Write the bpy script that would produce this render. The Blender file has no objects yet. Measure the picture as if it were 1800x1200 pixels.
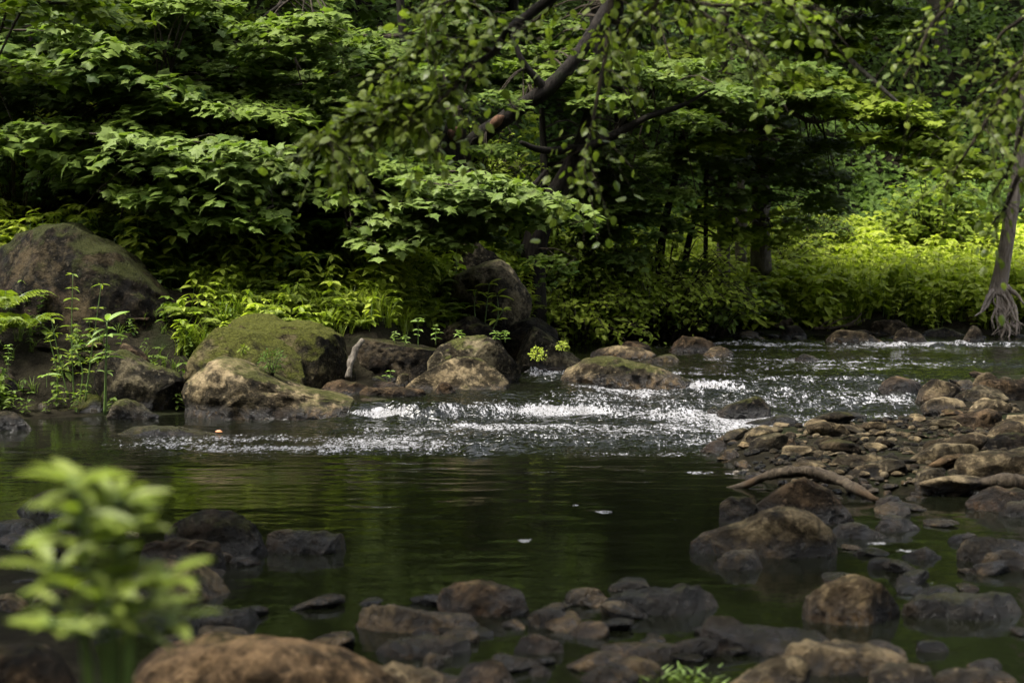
import bpy, math, random
import numpy as np
from mathutils import Vector
R = math.radians
sc = bpy.context.scene
F, HZ, CX, CH = 2500.0, 435.0, 900.0, 1.2      # pixels per unit slope, horizon row, centre column, camera height

# ---------------------------------------------------------------- camera, sky, sun, exposure
cam_d = bpy.data.cameras.new("camera"); cam = bpy.data.objects.new("camera", cam_d)
sc.collection.objects.link(cam); sc.camera = cam
cam.location = (0, 0, CH); cam.rotation_euler = (R(90), 0, 0)
cam_d.sensor_width = 36; cam_d.lens = 36 * F / 1800
cam_d.shift_y = -(600 - HZ) / 1800
cam_d.clip_start = 0.05; cam_d.clip_end = 2000
cam_d.dof.use_dof = True; cam_d.dof.focus_distance = 10.3; cam_d.dof.aperture_fstop = 3.1
SUN_EL, SUN_AZ = R(64), R(-112)                 # azimuth from +Y (behind the scene), negative = to the left
world = bpy.data.worlds.new("World"); sc.world = world; world.use_nodes = True
wn = world.node_tree; wn.nodes.clear()
sky = wn.nodes.new('ShaderNodeTexSky'); sky.sky_type = 'NISHITA'; sky.sun_disc = False
sky.sun_elevation = SUN_EL; sky.sun_rotation = SUN_AZ; sky.dust_density = 4; sky.air_density = 1.2
hs = wn.nodes.new('ShaderNodeHueSaturation'); hs.inputs['Saturation'].default_value = 0.35
bg = wn.nodes.new('ShaderNodeBackground'); bg.inputs['Strength'].default_value = 0.15
wo = wn.nodes.new('ShaderNodeOutputWorld')
wn.links.new(sky.outputs[0], hs.inputs['Color']); wn.links.new(hs.outputs[0], bg.inputs['Color']); wn.links.new(bg.outputs[0], wo.inputs[0])
sun_d = bpy.data.lights.new("sun", 'SUN'); sun = bpy.data.objects.new("sun", sun_d); sc.collection.objects.link(sun)
sun_d.energy = 2.3; sun_d.angle = R(12); sun_d.color = (1.0, 0.95, 0.86)
sd = Vector((math.sin(SUN_AZ) * math.cos(SUN_EL), math.cos(SUN_AZ) * math.cos(SUN_EL), math.sin(SUN_EL)))
sun.rotation_euler = sd.to_track_quat('Z', 'Y').to_euler()
sc.view_settings.view_transform = 'Standard'; sc.view_settings.look = 'None'
sc.view_settings.exposure = 2.0; sc.view_settings.gamma = 1
try:
    sc.cycles.use_denoising = True; sc.cycles.denoiser = 'OPENIMAGEDENOISE'
    sc.cycles.denoising_prefilter = 'ACCURATE'
except Exception: pass
sc.cycles.max_bounces = 7; sc.cycles.diffuse_bounces = 3; sc.cycles.glossy_bounces = 3
sc.cycles.transmission_bounces = 4; sc.cycles.transparent_max_bounces = 4
sc.cycles.sample_clamp_indirect = 4; sc.cycles.sample_clamp_direct = 12
sc.cycles.caustics_reflective = False; sc.cycles.caustics_refractive = False
sc.cycles.use_adaptive_sampling = True; sc.cycles.adaptive_threshold = 0.02

# ---------------------------------------------------------------- noise and small maths
def _hash(i, j, k, s):
    h = (i * 374761393 + j * 668265263 + k * 2147483647 + s * 974634777) & 0xffffffff
    h = ((h ^ (h >> 13)) * 1274126177) & 0xffffffff
    return ((h ^ (h >> 16)) & 0xffff) / 32767.5 - 1.0
def vnoise(p, seed=0):
    p = np.asarray(p, float); i = np.floor(p).astype(np.int64); f = p - i
    f = f * f * f * (f * (f * 6 - 15) + 10); r = 0
    for a in (0, 1):
        for b in (0, 1):
            for c in (0, 1):
                w = (f[:, 0] if a else 1 - f[:, 0]) * (f[:, 1] if b else 1 - f[:, 1]) * (f[:, 2] if c else 1 - f[:, 2])
                r = r + w * _hash(i[:, 0] + a, i[:, 1] + b, i[:, 2] + c, seed)
    return r
def fbm(p, seed=0, octv=4, gain=.5, lac=2.03):
    a, r, q = 1.0, 0, np.asarray(p, float)
    for o in range(octv):
        r = r + a * vnoise(q, seed + o * 17); q = q * lac + 7.31; a *= gain
    return r
def ss(a, b, x): t = np.clip((x - a) / (b - a), 0, 1); return t * t * (3 - 2 * t)
def nrm(v): return v / np.maximum(np.linalg.norm(v, axis=-1, keepdims=True), 1e-9)
def p3(x, y, z=0.0):
    x = np.asarray(x, float); return np.stack([x, np.broadcast_to(y, x.shape), np.broadcast_to(z, x.shape)], -1)

def water_h(x, y):
    x = np.asarray(x, float); y = np.asarray(y, float)
    edge = 10.0 + .16 * np.sin(x * 1.7 + .5) + .05 * np.sin(x * 5.1) + .02 * np.sin(x * 13) + 1.0 * ss(-1.1, -1.4, x) + 0 * y
    wd = .16 + .14 * np.sin(x * 4.3 + 1) + .08 * np.sin(x * 11.7)
    sharp = .62 * ss(edge - .05, edge + .04 + np.maximum(wd, .02), y) + .38 * ss(edge + .12 + .2 * np.sin(x * 3.1 + 2), edge + .75, y)
    soft = ss(9.7, 12.4, y)
    k = ss(.50, .95, x)
    return .125 * (sharp * (1 - k) + soft * k) + .015 * ss(12, 17, y)
def at(px, py, d): return np.array([(px - CX) / F * d, d, CH - (py - HZ) / F * d])
def dist(px, py, z=None):
    if z is not None: return F * (CH - z) / (py - HZ)
    d = F * CH / (py - HZ)
    for _ in range(12):
        d = .5 * d + .5 * F * (CH - float(water_h((px - CX) / F * d, d))) / (py - HZ)
    return d

# ---------------------------------------------------------------- terrain
def poly_sd(x, y, P):
    P = np.array(P, float); n = len(P); d = np.full(x.shape, 1e9); ins = np.zeros(x.shape, bool)
    for i in range(n):
        a, b = P[i], P[(i + 1) % n]; e = b - a
        wx, wy = x - a[0], y - a[1]; t = np.clip((wx * e[0] + wy * e[1]) / (e @ e), 0, 1)
        d = np.minimum(d, np.hypot(wx - e[0] * t, wy - e[1] * t))
        c = ((a[1] > y) != (b[1] > y)) & (x < (b[0] - a[0]) * (y - a[1]) / (b[1] - a[1] + 1e-12) + a[0])
        ins ^= c
    return np.where(ins, d, -d)
BANKX = [-40, -12, -6, -3.7, -2.6, -1.1, -.7, -.3, .1, .7, 2, 4, 6, 9, 14, 40]
BANKY = [7.5, 8.5, 9.6, 10.2, 10.5, 11.1, 12.0, 12.9, 14.2, 16.6, 17.4, 17.5, 17.5, 17.9, 19, 22]
def bank_s(x, y): return y - np.interp(x, BANKX, BANKY)
BAR = [(1.25, 8.85), (1.15, 8.2), (1.2, 7.3), (1.5, 6.9), (2.4, 6.8), (9, 6.6), (30, 6), (30, 12), (9, 12.1), (4.6, 12.0),
       (3.55, 11.6), (3.2, 10.7), (2.85, 9.8), (2.2, 9.45), (1.6, 9.15)]
NEAR = [(-40, 6.4), (-2.3, 6.1), (-1.6, 5.5), (-1.2, 4.6), (-.95, 3.9), (-.6, 3.3), (-.1, 2.9), (6, 2.9), (8, 3.0), (60, 3), (60, -90), (-40, -90)]
def terrain_h(x, y):
    x = np.asarray(x, float); y = np.asarray(y, float); sh = x.shape; x = x.ravel(); y = y.ravel()
    wh = water_h(x, y); s = bank_s(x, y) + .12 * vnoise(p3(x * 2, y * 2), 5)
    L = 1 - ss(-.5, 1.5, x)
    land = .05 + .30 * (1 - np.exp(-np.maximum(s, 0) / .35))
    slL = .27 * np.maximum(s, 0) + .30 * np.maximum(s - 3, 0)
    slR = .045 * np.maximum(s, 0) + .13 * np.maximum(s - 1.5, 0) + .55 * np.maximum(s - 8, 0)
    hill = np.minimum(slL * L + slR * (1 - L), 60)
    h = np.where(s > 0, wh + land + hill, wh - .42 * ss(0, -1.2, s) + .05)
    b = poly_sd(x, y, BAR); bar = wh - .4 + .47 * ss(-.6, .25, b) + .25 * ss(3, 9, b)
    n = poly_sd(x, y, NEAR); nr = -.4 + .44 * ss(-.5, .3, n) + .22 * ss(.5, 3, n) + 1.7 * np.maximum(n - 5.5, 0).clip(0, 20)  # last term: steep unseen rise behind the camera, added to block sky light
    h = np.maximum(h, np.maximum(bar, nr))
    h = h + .05 * fbm(p3(x * 1.3, y * 1.3), 3, 3) * ss(-.2, 1, s) + 1.2 * vnoise(p3(x * .12, y * .12), 8) * ss(8, 20, s)
    return h.reshape(sh)

# ---------------------------------------------------------------- mesh building
def link_mesh(name, V, faces, mats, mi=None, tint=None, smooth=True, parent=None, attrs=None):
    """V (n,3); faces = (m,3) or (m,4) array"""
    me = bpy.data.meshes.new(name); V = np.asarray(V, np.float32); faces = np.asarray(faces, np.int32)
    k = faces.shape[1]; m = len(faces)
    me.vertices.add(len(V)); me.vertices.foreach_set('co', V.ravel())
    me.loops.add(m * k); me.loops.foreach_set('vertex_index', faces.ravel())
    me.polygons.add(m); me.polygons.foreach_set('loop_start', np.arange(0, m * k, k, dtype=np.int32))
    try: me.polygons.foreach_set('loop_total', np.full(m, k, dtype=np.int32))
    except Exception: pass
    for mt in mats: me.materials.append(mt)
    if mi is not None: me.polygons.foreach_set('material_index', np.asarray(mi, np.int32))
    me.polygons.foreach_set('use_smooth', np.full(m, smooth, dtype=bool))
    for nm, arr in (attrs or {}).items():
        a = me.attributes.new(nm, 'FLOAT', 'POINT'); a.data.foreach_set('value', np.asarray(arr, np.float32))
    if tint is not None:
        a = me.attributes.new('tint', 'FLOAT', 'POINT'); a.data.foreach_set('value', np.asarray(tint, np.float32))
    me.update(calc_edges=True)
    o = bpy.data.objects.new(name, me); sc.collection.objects.link(o)
    if parent is not None: o.parent = parent
    return o
def tag(o, label=None, cat=None, group=None, kind=None):
    if label: o['label'] = label
    if cat: o['category'] = cat
    if group: o['group'] = group
    if kind: o['kind'] = kind
    return o
def empty(name, loc=(0, 0, 0)):
    o = bpy.data.objects.new(name, None); o.location = loc; o.empty_display_size = .1; sc.collection.objects.link(o); return o

class Geo:
    def __init__(s): s.V, s.T, s.M, s.C, s.n = [], [], [], [], 0
    def add(s, V, T, mi=0, tint=0.5):
        V = np.asarray(V, float); T = np.asarray(T, int)
        s.V.append(V); s.T.append(T + s.n); s.M.append(np.full(len(T), mi)); s.n += len(V)
        s.C.append(np.broadcast_to(np.asarray(tint, float), (len(V),)))
    def leaves(s, tpl, P, tip, up, size, mi=0, tint=None):
        """stamp a leaf template at every P: y along tip, z along up"""
        if len(P) == 0: return
        TV, TT = tpl; P = np.asarray(P, float); tip = nrm(np.asarray(tip, float))
        side = nrm(np.cross(tip, up)); up = np.cross(side, tip)
        size = np.broadcast_to(size, (len(P),))[:, None, None]
        V = P[:, None] + size * (TV[None, :, 0:1] * side[:, None] + TV[None, :, 1:2] * tip[:, None] + TV[None, :, 2:3] * up[:, None])
        k = len(TV); T = (TT[None] + (np.arange(len(P)) * k)[:, None, None]).reshape(-1, 3)
        t = np.repeat(np.broadcast_to(.5 if tint is None else tint, (len(P),)), k)
        s.add(V.reshape(-1, 3), T, mi, t)
    def tube(s, pts, rad, sides=7, mi=0, tint=.5, rough=0, seed=0):
        pts = np.asarray(pts, float); n = len(pts); rad = np.broadcast_to(rad, (n,))
        tg = nrm(np.gradient(pts, axis=0)); ref = np.array([0.13, 1, .07]) if abs(tg[0][2]) > .5 else np.array([0, 0.1, 1.])
        a = nrm(np.cross(tg, ref)); b = np.cross(tg, a)
        th = np.linspace(0, 2 * np.pi, sides, endpoint=False)
        V = pts[:, None] + rad[:, None, None] * (np.cos(th)[None, :, None] * a[:, None] + np.sin(th)[None, :, None] * b[:, None])
        if rough:
            q = V.reshape(-1, 3); c = np.repeat(pts, sides, 0); f = 1 + rough * fbm(q / max(rad.max(), .01) * [1, 1, .35], seed, 3)
            V = (c + (q - c) * f[:, None]).reshape(n, sides, 3)
        i = np.arange(n - 1)[:, None] * sides; j = np.arange(sides)[None]; jn = (j + 1) % sides
        q1 = np.stack([i + j, i + jn, i + sides + jn], -1).reshape(-1, 3); q2 = np.stack([i + j, i + sides + jn, i + sides + j], -1).reshape(-1, 3)
        V = np.vstack([V.reshape(-1, 3), pts[:1], pts[-1:]]); e = n * sides
        c1 = np.stack([np.full(sides, e), jn[0], j[0]], -1); c2 = np.stack([np.full(sides, e + 1), (n - 1) * sides + j[0], (n - 1) * sides + jn[0]], -1)
        s.add(V, np.vstack([q1, q2, c1, c2]), mi, tint)
    def build(s, name, mats, parent=None, smooth=False):
        V = np.vstack(s.V); T = np.vstack(s.T)
        return link_mesh(name, V, T, mats, np.concatenate(s.M), np.concatenate(s.C), smooth, parent)
def curve(pts, n=12):
    """smooth polyline through the points (catmull-rom)"""
    P = np.asarray(pts, float)
    if len(P) < 3: t = np.linspace(0, 1, n)[:, None]; return P[0] * (1 - t) + P[-1] * t
    Q = np.vstack([2 * P[0] - P[1], P, 2 * P[-1] - P[-2]]); out = []; m = len(P) - 1
    for u in np.linspace(0, m - 1e-6, n):
        i = int(u); t = u - i; a, b, c, d = Q[i:i + 4]
        out.append(.5 * (2 * b + (c - a) * t + (2 * a - 5 * b + 4 * c - d) * t * t + (3 * b - a - 3 * c + d) * t ** 3))
    return np.array(out)

# ---------------------------------------------------------------- materials
class NT:
    def __init__(s, name):
        s.m = bpy.data.materials.new(name); s.m.use_nodes = True; s.t = s.m.node_tree; s.t.nodes.clear()
    def n(s, typ, ins=None, **kw):
        d = s.t.nodes.new(typ)
        for k, v in kw.items(): setattr(d, k, v)
        for k, v in (ins or {}).items():
            if hasattr(v, 'bl_idname') and 'Socket' in v.bl_idname or isinstance(v, bpy.types.NodeSocket): s.t.links.new(v, d.inputs[k])
            else: d.inputs[k].default_value = v
        return d
    def noise(s, vec, scale, detail=4, rough=.55, dist=0):
        return s.n('ShaderNodeTexNoise', {'Vector': vec, 'Scale': scale, 'Detail': detail, 'Roughness': rough, 'Distortion': dist}).outputs['Fac']
    def math(s, op, a, b=0.0, clamp=False):
        d = s.n('ShaderNodeMath', operation=op, use_clamp=clamp)
        for i, v in enumerate((a, b)):
            if isinstance(v, bpy.types.NodeSocket): s.t.links.new(v, d.inputs[i])
            else: d.inputs[i].default_value = v
        return d.outputs[0]
    def ramp(s, fac, stops):
        d = s.n('ShaderNodeValToRGB', {'Fac': fac}); e = d.color_ramp.elements
        while len(e) < len(stops): e.new(.5)
        for x, (p, c) in zip(e, stops):
            x.position = p; x.color = (c if len(c) == 4 else (*c, 1)) if not isinstance(c, (int, float)) else (c, c, c, 1)
        return d.outputs[0]
    def step(s, v, a, b):
        d = s.n('ShaderNodeMapRange', {'Value': v, 'From Min': a, 'From Max': b}, interpolation_type='SMOOTHSTEP'); return d.outputs[0]
    def mix(s, f, a, b, typ='MIX'):
        d = s.n('ShaderNodeMix', data_type='RGBA', blend_type=typ)
        for k, v in ((0, f), (6, a), (7, b)):
            if isinstance(v, bpy.types.NodeSocket): s.t.links.new(v, d.inputs[k])
            else: d.inputs[k].default_value = v if k == 0 else ((*v, 1) if len(v) == 3 else v)
        return d.outputs[2]
    def out(s, sh):
        s.n('ShaderNodeOutputMaterial', {'Surface': sh}); return s.m

def rock_mat(name, dark, mid, lite,  moss=.4, mosscol=(.075, .085, .018), warm=.3, wet=.14, patch=.5):
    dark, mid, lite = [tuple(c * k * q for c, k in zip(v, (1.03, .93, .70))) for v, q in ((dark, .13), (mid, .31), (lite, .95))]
    t = NT(name); geo = t.n('ShaderNodeNewGeometry'); tc = t.n('ShaderNodeTexCoord'); pos = geo.outputs['Position']
    oi = t.n('ShaderNodeObjectInfo').outputs['Random']
    off = t.n('ShaderNodeVectorMath', {0: pos}, operation='ADD'); cmb = t.n('ShaderNodeCombineXYZ', {0: t.math('MULTIPLY', oi, 37.0), 1: t.math('MULTIPLY', oi, 11.0)})
    t.t.links.new(cmb.outputs[0], off.inputs[1]); P = off.outputs[0]
    n1 = t.noise(P, 3.2, 6, .62, .4); n2 = t.noise(P, 14, 8, .68, .2); n3 = t.noise(P, 70, 4, .7)
    f = t.math('ADD', t.math('MULTIPLY', n1, .55), t.math('MULTIPLY', n2, .45))
    col = t.ramp(f, [(.40, dark), (.50, mid), (.60, lite)])
    col = t.mix(t.math('MULTIPLY', t.step(t.noise(P, 2.1, 5, .6, 1.0), .52, .70), warm), col, (.085, .060, .038))
    # pale lichen specks and dark pits
    col = t.mix(t.math('MULTIPLY', t.step(t.noise(P, 26, 3, .6), .60, .68), .55 * patch), col, tuple(min(1, c * 1.7 + .04) for c in lite))
    col = t.mix(t.math('MULTIPLY', t.step(n3, .40, .28), .6), col, tuple(c * .4 for c in dark))
    col = t.mix(.35, col, t.mix(1.0, col, t.ramp(n3, [(.3, .35), (.7, 1.0)]), 'MULTIPLY'))
    nz = t.n('ShaderNodeSeparateXYZ', {0: geo.outputs['Normal']}).outputs['Z']
    mm = t.math('ADD', t.math('MULTIPLY', nz, .55), t.math('MULTIPLY', t.noise(P, 5.5, 7, .7, .3), 1.0))
    mf = t.math('MULTIPLY', t.step(mm, 1.02 - moss * .5, 1.22 - moss * .5), min(1, moss * 1.6), True)
    mc = t.ramp(t.noise(P, 60, 3, .7), [(.3, tuple(c * .45 for c in mosscol)), (.7, tuple(c * 1.35 for c in mosscol))])
    col = t.mix(mf, col, mc)
    oz = t.n('ShaderNodeSeparateXYZ', {0: pos}).outputs['Z']; oy = t.n('ShaderNodeSeparateXYZ', {0: pos}).outputs['Y']
    lvl = t.math('MULTIPLY', t.step(oy, 9.7, 11.5), .125)
    hh = t.math('ADD', t.math('SUBTRACT', oz, lvl), t.math('MULTIPLY', t.noise(P, 8, 4), -.07))
    wf = t.step(hh, wet * .50 , -.01)                        # wet tide band just above the water
    col = t.mix(t.math('MULTIPLY', wf, .92), col, t.mix(1.0, col, (.42, .34, .25, 1), 'MULTIPLY'))
    rg = t.math('ADD', t.math('SUBTRACT', .90, t.math('MULTIPLY', t.step(t.noise(P, 9, 3), .45, .65), .22)), t.math('MULTIPLY', wf, -.62))
    hb = t.math('ADD', t.math('MULTIPLY', n2, .6), t.math('ADD', t.math('MULTIPLY', n3, .18), t.math('MULTIPLY', t.math('MULTIPLY', mf, t.noise(P, 110, 2)), .5)))
    bp = t.n('ShaderNodeBump', {'Height': hb, 'Strength': 1.0, 'Distance': .085})
    vr = t.mix(1.0, col, t.ramp(oi, [(0, (.72, .70, .68)), (.5, (1, 1, 1)), (1, (1.25, 1.18, 1.08))]), 'MULTIPLY')
    b = t.n('ShaderNodeBsdfPrincipled', {'Base Color': vr, 'Roughness': rg, 'Normal': bp.outputs[0], 'Specular IOR Level': t.math('ADD', .08, t.math('MULTIPLY', wf, .22))})
    return t.out(b.outputs[0])
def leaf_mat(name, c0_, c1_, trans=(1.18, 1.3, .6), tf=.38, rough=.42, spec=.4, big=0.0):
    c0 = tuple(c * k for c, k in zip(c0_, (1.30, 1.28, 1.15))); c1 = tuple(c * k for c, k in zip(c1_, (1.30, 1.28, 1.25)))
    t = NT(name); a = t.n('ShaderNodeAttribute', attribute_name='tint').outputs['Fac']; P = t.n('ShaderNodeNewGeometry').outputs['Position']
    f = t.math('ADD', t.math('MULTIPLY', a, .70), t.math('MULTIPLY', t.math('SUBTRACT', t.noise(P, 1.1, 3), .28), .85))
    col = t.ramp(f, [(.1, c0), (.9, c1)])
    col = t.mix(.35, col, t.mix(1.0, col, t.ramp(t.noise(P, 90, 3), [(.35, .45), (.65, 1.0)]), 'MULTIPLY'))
    tr = t.mix(1.0, col, (*trans, 1), 'MULTIPLY')
    b = t.n('ShaderNodeBsdfPrincipled', {'Base Color': col, 'Roughness': rough, 'Specular IOR Level': spec})
    tl = t.n('ShaderNodeBsdfTranslucent', {'Color': tr})
    m = t.n('ShaderNodeMixShader', {0: tf, 1: b.outputs[0], 2: tl.outputs[0]})
    return t.out(m.outputs[0])
def bark_mat(name, a, b_, c=None, rough=.9, sc_=1.0):
    t = NT(name); P = t.n('ShaderNodeNewGeometry').outputs['Position']
    mp = t.n('ShaderNodeMapping', {'Vector': P, 'Scale': (1, 1, .22)}).outputs[0]
    n = t.noise(mp, 38 * sc_, 6, .65, .5); n2 = t.noise(P, 5 * sc_, 4)
    col = t.ramp(n, [(.35, a), (.65, b_)])
    if c: col = t.mix(t.step(n2, .52, .66), col, c)
    bp = t.n('ShaderNodeBump', {'Height': n, 'Strength': .9, 'Distance': .02})
    return t.out(t.n('ShaderNodeBsdfPrincipled', {'Base Color': col, 'Roughness': rough, 'Normal': bp.outputs[0], 'Specular IOR Level': .12}).outputs[0])

M = {}
M['grey'] = rock_mat('mossy_grey_stone', (.020, .019, .016), (.066, .062, .051), (.15, .14, .112), .36)
M['green'] = rock_mat('moss_covered_stone', (.018, .018, .012), (.052, .050, .034), (.11, .105, .07), .80, (.060, .066, .013))
M['pale'] = rock_mat('pale_worn_stone', (.035, .032, .024), (.11, .098, .074), (.26, .225, .17), .34, (.065, .072, .015), .2)
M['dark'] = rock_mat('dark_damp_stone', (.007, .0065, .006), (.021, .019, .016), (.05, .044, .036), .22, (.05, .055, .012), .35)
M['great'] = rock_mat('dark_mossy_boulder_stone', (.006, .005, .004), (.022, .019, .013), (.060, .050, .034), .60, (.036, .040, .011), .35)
M['tan'] = rock_mat('tan_river_stone', (.040, .033, .025), (.125, .105, .078), (.22, .19, .145), .08, warm=.18)
M['brown'] = rock_mat('rusty_brown_stone', (.020, .0155, .010), (.056, .042, .029), (.12, .09, .066), .08, warm=.55)
M['peb'] = rock_mat('river_pebble_stone', (.030, .027, .022), (.085, .076, .060), (.165, .148, .118), .06, warm=.15)
M['bark_dark'] = bark_mat('dark_bark', (.005, .0045, .004), (.022, .018, .014), (.013, .014, .008))  # almost black bark, mottled with dull olive
M['bark_grey'] = bark_mat('grey_bark', (.05, .043, .034), (.15, .13, .105), (.09, .085, .06))
M['bark_pink'] = bark_mat('smooth_pinkish_bark', (.12, .098, .078), (.29, .24, .20), (.19, .155, .12), .85, .7)
M['wood'] = bark_mat('bare_driftwood', (.014, .011, .008), (.07, .055, .038), (.05, .033, .019))
M['wound'] = bark_mat('torn_orange_wood', (.05, .026, .015), (.13, .072, .042))
M['twig'] = bark_mat('twig_bark', (.02, .016, .012), (.06, .048, .034))
M['stem'] = leaf_mat('green_stem', (.05, .085, .015), (.08, .13, .03), tf=.15)
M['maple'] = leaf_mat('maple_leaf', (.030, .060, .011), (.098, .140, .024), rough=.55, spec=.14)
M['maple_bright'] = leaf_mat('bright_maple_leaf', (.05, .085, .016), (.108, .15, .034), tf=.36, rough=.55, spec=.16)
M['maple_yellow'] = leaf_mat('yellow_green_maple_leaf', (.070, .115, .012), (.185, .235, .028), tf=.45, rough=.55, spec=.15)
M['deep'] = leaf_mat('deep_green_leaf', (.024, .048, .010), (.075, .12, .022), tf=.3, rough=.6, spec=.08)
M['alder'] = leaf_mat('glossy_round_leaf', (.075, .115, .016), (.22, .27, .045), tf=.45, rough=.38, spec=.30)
M['near_leaf'] = leaf_mat('near_plant_leaf', (.06, .092, .010), (.145, .18, .032), tf=.42, rough=.5, spec=.25)
M['herb'] = leaf_mat('meadow_herb_leaf', (.13, .185, .018), (.32, .37, .055), tf=.45, spec=.2, rough=.5)
M['fern'] = leaf_mat('fern_frond', (.05, .09, .010), (.16, .20, .022), tf=.42, spec=.15, rough=.5)
M['nettle'] = leaf_mat('young_plant_leaf', (.075, .13, .02), (.19, .27, .07), tf=.40, rough=.5)
M['grass'] = leaf_mat('grass_blade', (.05, .085, .008), (.14, .175, .020), tf=.4, spec=.15)
M['litter'] = leaf_mat('fallen_orange_leaf', (.30, .09, .015), (.45, .17, .03), tf=.3)

def ground_mat():
    t = NT('forest_soil'); P = t.n('ShaderNodeNewGeometry').outputs['Position']
    col = t.ramp(t.noise(P, 6, 8, .7), [(.3, (.006, .005, .003)), (.5, (.014, .012, .007)), (.7, (.028, .025, .014))])
    col = t.mix(t.math('MULTIPLY', t.step(t.noise(P, 1.3, 5), .48, .62), .6), col, (.012, .018, .005))
    bp = t.n('ShaderNodeBump', {'Height': t.noise(P, 22, 8, .7), 'Strength': 1, 'Distance': .06})
    return t.out(t.n('ShaderNodeBsdfPrincipled', {'Base Color': col, 'Roughness': .95, 'Normal': bp.outputs[0], 'Specular IOR Level': .05}).outputs[0])
def water_mat():
    t = NT('stream_water'); P = t.n('ShaderNodeNewGeometry').outputs['Position']
    fo = t.n('ShaderNodeAttribute', attribute_name='foam').outputs['Fac']; ch = t.n('ShaderNodeAttribute', attribute_name='chop').outputs['Fac']  # foam attribute carries real foam and painted glints alike
    mp = t.n('ShaderNodeMapping', {'Vector': P, 'Scale': (1.0, 1.6, 1)}).outputs[0]
    h = t.math('ADD', t.math('MULTIPLY', t.noise(mp, 13, 2, .5), 1.0), t.math('MULTIPLY', t.noise(mp, 34, 2, .5), .3))
    st = t.math('ADD', .02, t.math('MULTIPLY', ch, .85))
    bp = t.n('ShaderNodeBump', {'Height': t.math('MULTIPLY', h, st), 'Strength': 1, 'Distance': .05})
    st2 = t.n('ShaderNodeMapping', {'Vector': P, 'Scale': (1.0, .45, .35)}).outputs[0]
    ff = t.math('ADD', t.math('MULTIPLY', t.noise(st2, 34, 5, .75), .7), t.math('MULTIPLY', t.noise(st2, 7, 4, .6), .3))
    fm = t.math('MULTIPLY', t.step(t.math('ADD', ff, t.math('MULTIPLY', fo, .33)), .645, .735), t.step(t.math('ADD', t.noise(st2, 78, 2, .6), t.math('MULTIPLY', fo, .16)), .50, .62))
    w = t.n('ShaderNodeBsdfPrincipled', {'Base Color': (.0035, .004, .002, 1), 'Roughness': .035, 'IOR': 1.333, 'Specular IOR Level': .5, 'Normal': bp.outputs[0]})
    bp2 = t.n('ShaderNodeBump', {'Height': ff, 'Strength': 1, 'Distance': .06})
    fcol = t.ramp(ff, [(.4, (.14, .137, .132)), (.6, (.37, .366, .38))])
    fs = t.n('ShaderNodeBsdfPrincipled', {'Base Color': fcol, 'Roughness': .45, 'Normal': bp2.outputs[0]})
    m = t.n('ShaderNodeMixShader', {0: fm, 1: w.outputs[0], 2: fs.outputs[0]})
    return t.out(m.outputs[0])
M['soil'] = ground_mat(); M['water'] = water_mat()

def axis(*segs):
    out = []
    for a, b, s in segs: out.append(np.arange(a, b, s))
    return np.concatenate(out + [[segs[-1][1]]])
def grid_mesh(name, xs, ys, hf, mat, attrs=None):
    X, Y = np.meshgrid(xs, ys); Z = hf(X, Y); V = np.stack([X, Y, Z], -1).reshape(-1, 3)
    nx, ny = len(xs), len(ys); i = (np.arange(ny - 1)[:, None] * nx + np.arange(nx - 1)[None]).ravel()
    o = link_mesh(name, V, np.stack([i, i + 1, i + nx + 1, i + nx], -1), [mat], attrs=attrs(X, Y) if attrs else None)
    return tag(o, kind='structure')
grid_mesh('ground', axis((-160, -20, 6), (-20, -8, .6), (-8, 9, .10), (9, 22, .5), (22, 160, 6)),
          axis((-100, -4, 3), (-4, 2, .4), (2, 24, .10), (24, 45, .5), (45, 200, 5)), terrain_h, M['soil'])

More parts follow.
